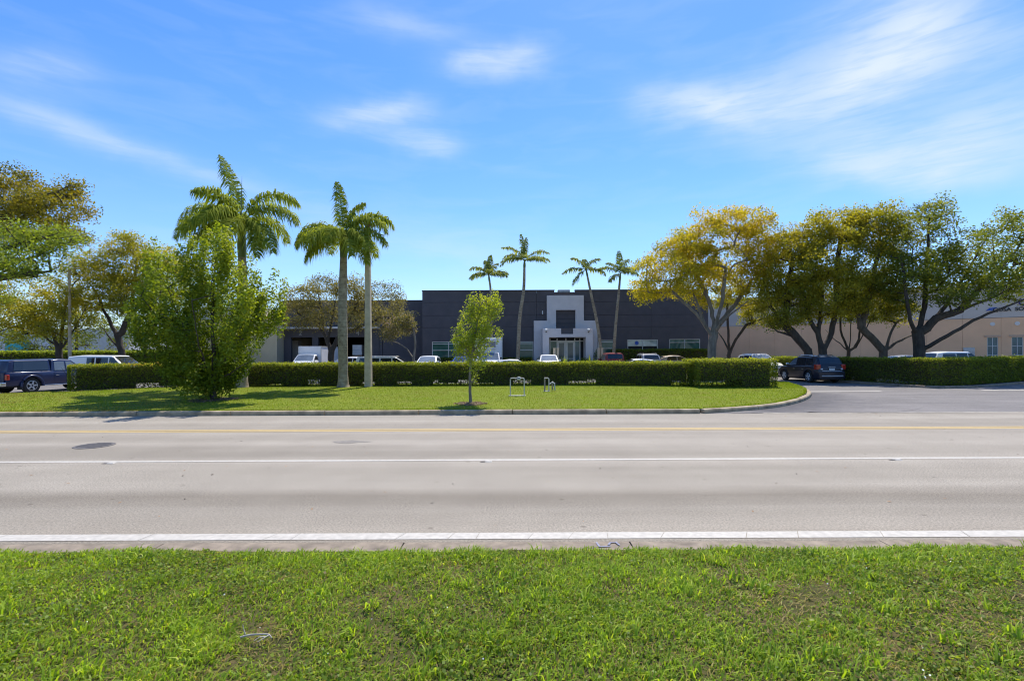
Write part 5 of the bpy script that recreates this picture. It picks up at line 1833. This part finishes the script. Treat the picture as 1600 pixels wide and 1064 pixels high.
def palm(name, label, base, trunk_pts, trunk_r, shaft, fronds, mat, bark=None, group=None, **kw):
    base = np.array(base, float)
    root = tag(empty(name, base), label, 'palm tree', group)
    pts = [np.array(p) - base for p in trunk_pts]
    # smooth the trunk line
    tt2 = np.linspace(0, len(pts) - 1, 26)
    A = np.array(pts)
    i_ = np.clip(tt2.astype(int), 0, len(pts) - 2)
    gq = lambda k: A[np.clip(k, 0, len(A) - 1)]
    C_ = np.array([cat(gq(k - 1), gq(k), gq(k + 1), gq(k + 2), q - k) for k, q in zip(i_, tt2)])
    rr = np.interp(np.linspace(0, 1, 26), *trunk_r)
    MB().tube(C_, list(rr), 14).build('trunk', bark or M['palmbark'], root, smooth=60)
    topp = C_[-1]
    if shaft:
        dirn = (C_[-1] - C_[-3]); dirn /= np.linalg.norm(dirn)
        r0 = rr[-1]
        MB().tube([topp - dirn * .02, topp + dirn * shaft * .3, topp + dirn * shaft * .8, topp + dirn * shaft * 1.05], [r0 * 1.08, r0 * 1.15, r0 * .8, r0 * .35], 12).build('crownshaft', M['shaft'], root, smooth=60)
        topp = topp + dirn * shaft * .92
    for (az, el, ln, dr, *rest) in fronds:
        sw = rest[0] if rest else kw.get('sway', (0, 0, 0))
        V, T, tv = frond_mesh(topp + rng.normal(0, .04, 3), R(az), R(el), ln, R(dr), kw.get('leaflet', .75), kw.get('pairs', 75), sw, kw.get('hang', .55), kw.get('width', .05), kw.get('twist', 0), kw.get('rad', .035))
        fast_mesh('frond', V, T, mat, root, tint=tv)
    return root, topp


GP = 'royal palms on the lawn'
d = 25.45
bz = float(lawn_z(-14.1, 25.4)) - .05
b = gbase(378, d, bz)
# azimuth: 0 = to the right of the picture, 90 = away, 180 = left, 270 = towards the road
fr1 = [(165, 80, 3.7, 18, (-.12, 0, 0)), (15, 66, 3.6, 118), (-10, 34, 3.7, 100), (-30, -5, 3.7, 72), (178, 44, 4.1, 128), (200, 16, 3.6, 100), (235, 10, 3.4, 90), (155, 20, 3.5, 100), (265, 25, 3.3, 100), (285, -5, 3.3, 75), (60, 30, 3.4, 100), (95, 20, 3.4, 90), (120, 40, 3.4, 100),
       (215, -12, 3.2, 68), (320, -20, 3.3, 62), (250, 55, 3.0, 95)]
rt, tp = palm('royal_palm', 'tall royal palm with arching fronds rising behind the bushy lawn tree', b, [b, P(378, 540, d), P(380, 470, d), P(379, 402, d)], ([0, .08, .35, .7, 1], [.36, .28, .27, .25, .19]), 2.1, fr1, M['palm'], group=GP, leaflet=.85, pairs=125, hang=.75, width=.06, sway=(-.06, 0, 0))
MB().tube([tp, tp + np.array([.02, 0, 1.2]), tp + np.array([.05, 0, 2.3])], [.035, .022, .004], 6).build('spear_leaf', M['shaft'], rt)
d = 25.35
bz = float(lawn_z(-8.8, 25.3)) - .05
b = gbase(536, d, bz)
fr2 = [(140, 86, 2.9, 12, (-.05, 0, 0)), (30, 80, 2.1, 50), (5, 60, 3.2, 128), (-12, 46, 3.1, 120), (-15, 15, 2.9, 80), (-40, 8, 2.8, 85), (175, 42, 2.9, 112), (190, 22, 2.8, 95), (215, 12, 2.8, 85), (240, 5, 2.7, 80), (270, 15, 2.6, 90), (300, -8, 2.7, 70), (160, 10, 2.7, 85), (90, 25, 2.6, 90), (60, 15, 2.7, 85), (125, 20, 2.7, 90), (205, -20, 2.5, 55), (330, -22, 2.6, 55)]
palm('royal_palm', 'royal palm with a swollen grey trunk standing beside the tall lamp pole', b, [b, P(536, 560, d), P(535.5, 490, d), P(537.5, 402, d)], ([0, .06, .2, .55, .8, 1], [.37, .29, .235, .25, .21, .17]), 1.3, fr2, M['palm'], group=GP, leaflet=.72, pairs=112, hang=.72, width=.055, sway=(-.05, 0, 0))

GF = 'slender palms before the charcoal building'
def far_palm(label, d, pxs, top, fronds, tr):
    b = gbase(pxs[0][0], d, .3)
    palm('slender_palm', label, b, [b] + PL(d, *pxs[1:]), tr, .7, [(f[0], f[1], f[2] * 1.18, *f[3:]) for f in fronds], M['farpalm'], M['palmbark'], GF, leaflet=.62, pairs=46, hang=.6, width=.085, sway=(-.05, 0, 0), rad=.03)


far_palm('short slender palm whose head just clears the roof above the young tree', 47.5, [(768, 560), (768, 500), (767, 455), (765.5, 440)], 0,
         [(170, 55, 1.9, 95), (150, 25, 1.9, 85), (80, 82, 1.8, 25, (.1, 0, 0)), (20, 35, 1.8, 70), (-15, 20, 1.7, 60), (195, 20, 1.8, 75), (100, 60, 1.7, 70), (280, 40, 1.5, 80), (60, 60, 1.8, 50), (120, 80, 1.5, 40)], ([0, 1], [.13, .09]))
far_palm('tallest slender palm with a curved trunk left of the portico', 47.0, [(808.5, 560), (812, 500), (818.5, 455), (820, 418)], 0,
         [(165, 60, 2.5, 75), (150, 30, 2.4, 70), (190, 15, 2.3, 75), (100, 86, 2.3, 15, (-.15, 0, 0)), (70, 84, 2.1, 20, (.05, 0, 0)), (15, 50, 2.5, 80), (-10, 22, 2.2, 60), (35, 30, 2.4, 70), (270, 30, 2.0, 80), (210, 35, 2.1, 80), (320, 20, 2.0, 60)], ([0, .5, 1], [.2, .17, .11]))
far_palm('slender palm with few fronds leaning over the right shoulder of the portico', 47.0, [(943, 562), (934, 510), (924, 460), (918.5, 432)], 0,
         [(165, 68, 1.7, 70), (30, 62, 1.9, 70), (180, 15, 2.1, 60), (0, 15, 1.8, 70), (205, -30, 1.9, 45), (280, 20, 1.2, 70), (95, 75, 1.3, 50)], ([0, .5, 1], [.17, .13, .085]))
far_palm('slender palm with a dangling dead sheath next to the golden tree', 46.5, [(957, 562), (962, 510), (967, 460), (969, 438)], 0,
         [(175, 38, 2.0, 70), (100, 85, 2.0, 20, (.08, 0, 0)), (50, 65, 2.0, 50, (.1, 0, 0)), (15, 40, 1.8, 70), (210, -10, 1.4, 60), (-20, 20, 1.6, 70), (290, 40, 1.4, 90), (130, 60, 1.8, 60)], ([0, .5, 1], [.16, .13, .09]))


# ------------------------------------------------------------------ hedges and shrubs
def hedge(name, label, path, width, height, dens=980, group=None, mat=None, z0=None, flush=.35, red=0.0, cat_='hedge', leafs=(.05, .1), core=True, gappy=.8, fuzz=.05):
    path = np.array(path, float)
    seg = np.diff(path, axis=0)
    ln = np.hypot(*seg.T)
    S = np.concatenate([[0], np.cumsum(ln)])
    base = np.array([*path[len(path) // 2], 0])
    root = tag(empty(name, base), label, cat_, group)
    def gz(x, y): return z0 if z0 is not None else float(np.clip(lawn_z(x, y), .1, .3))
    sn = np.stack([-seg[:, 1], seg[:, 0]], 1) / ln[:, None]
    vn = np.vstack([sn[:1], (sn[:-1] + sn[1:]) / 2, sn[-1:]])
    vn /= np.linalg.norm(vn, axis=1)[:, None]
    tot = S[-1]
    per = [('front', tot * height), ('back', tot * height * .45), ('top', tot * width), ('ends', 2 * width * height)]
    Cs, out_, topf = [], [], []
    def at(s_):
        k = np.clip(np.searchsorted(S, s_) - 1, 0, len(seg) - 1)
        t = (s_ - S[k]) / ln[k]
        p = path[k] + seg[k] * t[:, None]
        dd_ = seg[k] / ln[k][:, None]
        return p, vn[k] * (1 - t)[:, None] + vn[k + 1] * t[:, None], dd_
    for kind_, area in per:
        n = int(area * dens)
        s_ = rng.uniform(0, tot, n)
        if kind_ == 'ends': s_ = np.where(rng.random(n) < .5, rng.uniform(0, .12, n), tot - rng.uniform(0, .12, n))
        h_ = height * rng.random(n)
        lat = rng.uniform(0, width, n)
        dep = np.abs(rng.normal(0, .07, n))
        if kind_ == 'front': lat = dep + rng.uniform(0, .08, n)
        if kind_ == 'back': lat = width - dep
        if kind_ == 'top': h_ = height - dep
        p, nr, dd_ = at(s_)
        wob = fuzz * (nz(s_, h_ * 3, 1.3, 3) + .7 * nz(s_, h_ * 3, 3.1, 8))
        wob = np.where(kind_ == 'top', 0, wob)
        XY = p + nr * (lat - (wob if kind_ == 'front' else 0) + .1 * (1 - h_ / height) ** 2 * (1 if kind_ == 'front' else 0))[:, None]
        zt_ = .065 * (nz(s_, lat * 3, 1.1, 5) + nz(s_, lat * 4, 3.3, 6)) if kind_ == 'top' else 0
        Z = h_ + zt_ * np.ones(n)
        if kind_ in ('front', 'back'):                              # bare stems show low down in places
            thin_ = (h_ < height * .42) & (nz(s_, h_ * 2, 2.1, 31) + .5 * nz(s_, h_ * 2, 5.1, 33) > gappy) & (rng.random(n) < .4)
            XY, Z, s_, h_ = XY[~thin_], Z[~thin_], s_[~thin_], h_[~thin_]
        g_ = np.interp(s_, S, [gz(*q) for q in path])
        Cs.append(np.column_stack([XY, Z + g_]))
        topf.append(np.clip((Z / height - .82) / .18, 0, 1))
    # loose shoots above the clipped top
    n = int(tot * 42)
    s_ = rng.uniform(0, tot, n)
    p, nr, dd_ = at(s_)
    XY = p + nr * rng.uniform(0, width, n)[:, None]
    Cs.append(np.column_stack([XY, height + np.abs(rng.normal(0, .05, n)) + np.interp(s_, S, [gz(*q) for q in path])]))
    topf.append(np.ones(n))
    C, topf = np.vstack(Cs), np.concatenate(topf)
    V, Q = leaf_quads(C - base, rng.uniform(*leafs, len(C)), .55, .25)
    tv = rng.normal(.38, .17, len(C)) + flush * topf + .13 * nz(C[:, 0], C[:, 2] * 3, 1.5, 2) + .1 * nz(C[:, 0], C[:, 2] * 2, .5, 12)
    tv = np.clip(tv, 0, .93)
    if red: tv = np.where((topf > .6) & (rng.random(len(C)) < red) & (nz(C[:, 0], C[:, 1], .9, 40) > .1), 1.0, tv)
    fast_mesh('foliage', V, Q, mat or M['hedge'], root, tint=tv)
    # twiggy inside
    mb = MB()
    for s_ in np.arange(.15, tot, .34):
        p, nr, dd_ = at(np.array([s_ + random.uniform(-.1, .1)]))
        c_ = p[0] + nr[0] * (width * .5 + random.uniform(-.15, .15))
        g_ = gz(*path[0])
        for q in range(3):
            e = c_ + np.array([random.uniform(-.3, .3), random.uniform(-.3, .3)])
            mb.tube([(c_[0] - base[0], c_[1] - base[1], g_ - .03), (e[0] - base[0], e[1] - base[1], g_ + height * .55), (2 * e[0] - c_[0] - base[0], 2 * e[1] - c_[1] - base[1], g_ + height * .92)], [.014, .01, .005], 4, False)
    mb.build('stems', M['twig'], root)
    if core:
        mb = MB()
        for k in range(len(seg)):
            e0, e1 = .32 * (k == 0), .32 * (k == len(seg) - 1)
            for (a_, b_) in [(i, min(i + 1.0, ln[k] - e1)) for i in np.arange(e0, ln[k] - e1, 1.0)]:
                if b_ - a_ < .1: continue
                lo = .5 * random.random() ** 2
                pa, pb = path[k] + seg[k] / ln[k] * a_, path[k] + seg[k] / ln[k] * b_
                na, nb = (vn[k] + (vn[k + 1] - vn[k]) * q_ / ln[k] for q_ in (a_, b_))
                g_ = gz(*path[k])
                v = []
                for z_ in (g_ + height * lo * .6, g_ + height - .14):
                    for q, nr, o_ in ((pa, na, .24), (pb, nb, .24), (pb, nb, width - .15), (pa, na, width - .15)): v.append((*(q + nr * o_ - base[:2]), z_))
                mb.add(v, [(0, 1, 2, 3), (4, 5, 6, 7), (0, 1, 5, 4), (1, 2, 6, 5), (2, 3, 7, 6), (3, 0, 4, 7)])
        o = mb.build('inner_growth', M['twig'], root)
    return root


GH = 'clipped hedges around the lots'
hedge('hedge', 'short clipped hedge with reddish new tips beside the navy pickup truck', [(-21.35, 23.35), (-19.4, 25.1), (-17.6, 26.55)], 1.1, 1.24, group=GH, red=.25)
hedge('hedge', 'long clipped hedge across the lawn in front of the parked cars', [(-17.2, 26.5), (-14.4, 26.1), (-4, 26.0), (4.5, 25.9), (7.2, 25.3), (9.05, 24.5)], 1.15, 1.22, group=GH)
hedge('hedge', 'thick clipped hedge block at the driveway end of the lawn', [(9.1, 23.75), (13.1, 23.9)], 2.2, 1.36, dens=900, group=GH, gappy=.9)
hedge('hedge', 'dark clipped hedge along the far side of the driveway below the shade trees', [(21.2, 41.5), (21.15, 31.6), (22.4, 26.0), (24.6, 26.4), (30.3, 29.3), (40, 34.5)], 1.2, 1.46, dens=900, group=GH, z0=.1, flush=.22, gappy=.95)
# kerb under the right hedge
hk = tag(empty('driveway_kerb', (22.4, 25.6, 0)), kind='structure')
rp = [(20.95, 38), (20.9, 31.3), (21.6, 27.2), (22.0, 25.9), (22.7, 25.5), (24.8, 25.95), (30.6, 28.9), (40, 34)]
for a, b in zip(rp[:-1], rp[1:]):
    L0 = math.hypot(b[0] - a[0], b[1] - a[1])
    m_ = max(1, int(L0 / 2.6))
    for k in range(m_):
        q0 = (lerp(a[0], b[0], k / m_) - 22.4, lerp(a[1], b[1], k / m_) - 25.6)
        q1 = (lerp(a[0], b[0], (k + 1) / m_) - 22.4, lerp(a[1], b[1], (k + 1) / m_) - 25.6)
        d_ = Vector((q1[0] - q0[0], q1[1] - q0[1])).normalized() * .01
        n_v = Vector((-d_.y, d_.x)).normalized()
        v = []
        for (o_, z_) in ((0, -.02), (0, .11), (.03, .13), (.15, .13), (.15, -.02)):
            v += [(q0[0] + d_.x + n_v.x * o_, q0[1] + d_.y + n_v.y * o_, z_), (q1[0] - d_.x + n_v.x * o_, q1[1] - d_.y + n_v.y * o_, z_)]
        f = [(0, 2, 3, 1), (2, 4, 5, 3), (4, 6, 7, 5), (6, 8, 9, 7), (8, 0, 1, 9), (0, 8, 6, 4, 2), (1, 3, 5, 7, 9)]
        MB().add(v, f).build('curb_section', M['gutter'], hk)
pv = [(20.95, 42), (21.05, 31.3), (22.1, 26.0), (22.7, 25.65), (24.8, 26.1), (30.6, 29.05), (60, 45), (60, 60), (23, 60)]
pv = [(x_, y_, .06 + float(lot_z(y_))) for x_, y_ in [(21.05, 42), (21.05, 31.3), (22.1, 26.1), (22.7, 25.66), (24.8, 26.1), (30.6, 29.05), (40, 34.1), (40, 36.5), (30, 31.5), (24, 29), (23, 32), (23, 42)]]
tag(MB().add(pv, [tuple(range(len(pv)))]).build('planting_bed', M['mulch']), kind='structure')

hedge('shrub_row', 'dark unclipped shrub row under the pale and rightmost windows of the charcoal building', [(10.0, 48.2), (19.8, 48.2)], 1.2, 1.9, dens=260, z0=.35, flush=.1, cat_='shrubs', leafs=(.1, .2), mat=M['green'], fuzz=.15, gappy=1.5)
hedge('shrub_row', 'low dark shrub row below the three part window of the charcoal building', [(-8.6, 48.6), (-4.2, 48.6)], 1.0, 1.15, dens=240, z0=.35, flush=.1, cat_='shrubs', leafs=(.1, .2), mat=M['green'], fuzz=.15, gappy=1.5)
hedge('shrub_row', 'low dark shrub row between the curved palm and the portico', [(-1.2, 48.6), (2.0, 48.6)], 1.0, 1.1, dens=240, z0=.35, flush=.1, cat_='shrubs', leafs=(.1, .2), mat=M['green'], fuzz=.15, gappy=1.5)
hedge('shrub_row', 'lush green shrub row behind the pickup truck and van', [(-48, 43), (-36, 45), (-27, 46)], 1.6, 2.1, dens=200, z0=.2, flush=.35, cat_='shrubs', leafs=(.14, .26), mat=M['lime'], fuzz=.2, gappy=1.5)


def bush(name, label, loc, r, h, mat, n=900, leaf=(.08, .16), group=None, tint=(.4, .2)):
    root = tag(empty(name, loc), label, 'shrub', group)
    dirs = rng.normal(0, 1, (n, 3)); dirs /= np.linalg.norm(dirs, axis=1)[:, None]
    C = dirs * (rng.random(n) ** .35)[:, None] * np.array([r, r, h / 2]) + np.array([0, 0, h / 2])
    C += .12 * np.stack([nz(C[:, 0] * 3, C[:, 2] * 3, 1, 3), nz(C[:, 1] * 3, C[:, 2] * 3, 1, 5), nz(C[:, 0] * 3, C[:, 1] * 3, 1, 8)], 1)
    C[:, 2] = np.maximum(C[:, 2], .03)
    V, Q = leaf_quads(C, rng.uniform(*leaf, n), .55, .3)
    fast_mesh('foliage', V, Q, mat, root, tint=np.clip(rng.normal(tint[0], tint[1], n), 0, 1))
    mb = MB()
    for k in range(7):
        a = rng.uniform(0, 6.28)
        mb.tube([(0, 0, -.02), (.3 * r * math.cos(a), .3 * r * math.sin(a), h * .4), (.7 * r * math.cos(a), .7 * r * math.sin(a), h * .8)], [.02, .014, .006], 5)
    mb.build('stems', M['twig'], root)
    return root


bush('shrub', 'dark shrub at the outer face of the left portico pier', (3.1, 48.4, .35), .65, 1.3, M['green'])
bush('shrub', 'dark shrub planted beside the door under the right portico pier', (7.0, 46.9, .35), .55, 1.2, M['green'])
bush('shrub', 'dark shrub at the right shoulder of the portico behind the tan posts', (8.6, 48.2, .35), .6, 2.0, M['green'])
bush('shrub', 'yellow green shrub at the foot of the golden tree', (15.6, 35.4, .05), .8, 1.55, M['fresh'], 1400)
bush('shrub', 'olive shrub between the golden tree and the white oncoming vehicle', (16.9, 36.8, .1), .9, 1.45, M['olive'], 1400)


def spiky(label, loc, h, n=34):
    root = tag(empty('spiky_plant', loc), label, 'plant', 'spiky plants flanking the entrance')
    for k in range(n):
        a, e = rng.uniform(0, 6.28), R(rng.uniform(25, 88))
        L = h * rng.uniform(.7, 1.1)
        t = np.array([math.cos(a) * math.cos(e), math.sin(a) * math.cos(e), math.sin(e)])
        sd = np.array([-math.sin(a), math.cos(a), 0]) * .05
        p1 = t * L * .55
        p2 = t * L + np.array([math.cos(a), math.sin(a), -.8]) * L * .12
        V = np.array([-sd * .6, sd * .6, p1 + sd, p1 - sd, p2])
        fast_mesh('leaf', V, np.array([[0, 1, 2], [0, 2, 3], [3, 2, 4]]), M['spiky'], root, tint=np.full(3, rng.uniform(.1, 1)))
    return root


spiky('spiky yellow green plant in front of the glass entrance doors', (*P(881, 560, 45.6)[:2], .35), 1.45)
spiky('spiky yellow green plant before the right portico pier', (*P(921, 560, 45.6)[:2], .35), 1.55)

# paired tan posts of the entrance
for px, lab in ((866.3, 'left post of the pair of tan posts before the glass entrance doors'), (871.6, 'right post of the pair of tan posts before the glass entrance doors'),
                (935.2, 'left post of the pair of tan posts by the dark red vehicle'), (940.6, 'right post of the pair of tan posts by the dark red vehicle')):
    c = P(px, 545, 46.0)
    t = tag(empty('gate_post', (c[0], 46.0, .35)), lab, 'post', 'tan posts before the entrance')
    MB().box(-.1, .1, -.1, .1, 0, c[2] - .35).build('shaft', M['post'], t, bevel=.01)
    MB().box(-.12, .12, -.12, .12, c[2] - .35, c[2] - .28).build('cap', M['post'], t, bevel=.01)

# ------------------------------------------------------------------ street furniture
# tall square lamp pole beside the palm
c = P(575.5, 600, 25.45)
b0 = np.array([c[0], 25.45, float(lawn_z(c[0], 25.45)) - .05])
hp = P(577.5, 349, 25.45)[2] - b0[2]
t = tag(empty('lamp_pole', b0), 'tall square concrete lamp pole beside the palm with the swollen trunk', 'street lamp')
MB().add([(s1 * .17, s2 * .17, 0) for s1, s2 in ((-1, -1), (1, -1), (1, 1), (-1, 1))] + [(s1 * .11, s2 * .11, hp) for s1, s2 in ((-1, -1), (1, -1), (1, 1), (-1, 1))],
         [(0, 1, 2, 3), (4, 5, 6, 7), (0, 1, 5, 4), (1, 2, 6, 5), (2, 3, 7, 6), (3, 0, 4, 7)]).build('pole', M['pole'], t, bevel=.012)
MB().tube([(.05, 0, hp - .15), (.2, 0, hp - .1)], .035, 8).build('arm', M['metal'], t)
hd_ = MB().box(.12, .42, -.16, .16, hp - .16, hp - .06).build('lamp_head', M['metal'], t, bevel=.04)
MB().box(.16, .38, -.12, .12, hp - .175, hp - .161).build('lens', M['clearlens'], hd_)
# far lamp with a single flat head
c = P(109, 560, 40.5)
t = tag(empty('lamp_pole', (c[0], 40.5, .2)), 'slim pale lamp pole with one flat head among the far left trees', 'street lamp')
hp = P(109, 420, 40.5)[2] - .2
MB().tube([(0, 0, 0), (0, 0, hp)], [.13, .09], 12).build('pole', M['pole'], t, smooth=60)
MB().tube([(0, 0, hp - .1), (.2, 0, hp)], .04, 8).build('arm', M['metal'], t)
MB().box(.0, .95, -.2, .2, hp - .02, hp + .14).build('lamp_head', M['carton'], t, bevel=.05)

# backflow preventer pipes on the lawn
d = 20.4
c = P(808, 616, d)
bz = float(lawn_z(c[0], d))
t = tag(empty('backflow_pipe', (c[0], d, bz)), 'pale hoop of water pipe with a valve standing on the lawn', 'pipe')
def arch(w, h, r=.06):
    return [(-w, 0, 0), (-w, 0, h - r), (-w + r * .3, 0, h - r * .3), (-w + r, 0, h), (w - r, 0, h), (w - r * .3, 0, h - r * .3), (w, 0, h - r), (w, 0, 0)]
MB().tube(arch(.29, .74), .023, 8).build('pipe_hoop', M['pvc'], t, smooth=50)
MB().tube([(.0, 0, .70), (.14, 0, .70)], .062, 10).build('valve_body', M['metal'], t, smooth=50)
MB().lathe([(.07, .76), (.07, .79), (.02, .80)], n=12, c=(.07, 0, 0)).build('valve_wheel', M['metal'], t)
MB().tube([(-.10, 0, .72), (-.05, 0, .68)], .025, 6).build('test_cock', M['pipegrey'], t)
MB().box(-.36, .36, -.1, .1, -.03, .02).build('base_slab', M['pvc'], t, bevel=.008)
d = 22.3
c = P(856, 611, d)
bz = float(lawn_z(c[0], d))
t = tag(empty('backflow_pipe', (c[0], d, bz)), 'small stepped pipe assembly with a dark riser beside the pale hoop', 'pipe')
MB().tube([(-.15, .0, 0), (-.15, 0, .58)], .035, 8).build('riser', M['pipegrey'], t)
MB().tube([(-.17, 0, .6), (0.0, .0, .6), (.04, 0, .56), (.04, 0, 0)], .026, 8).build('pipe_hoop', M['pvc'], t, smooth=50)
MB().tube([(.04, 0, .30), (.14, 0, .36), (.30, 0, .36), (.31, 0, .05)], .032, 8).build('side_pipe', M['metal'], t, smooth=50)
MB().tube([(.2, 0, .05), (.2, 0, .34)], .035, 8).build('riser', M['pipegrey'], t)
MB().lathe([(.06, .40), (.06, .43), (.02, .44)], n=12, c=(.2, 0, 0)).build('valve_wheel', M['metal'], t)
MB().box(-.2, .1, -.1, .1, -.03, .02).build('base_slab', M['pvc'], t, bevel=.008)
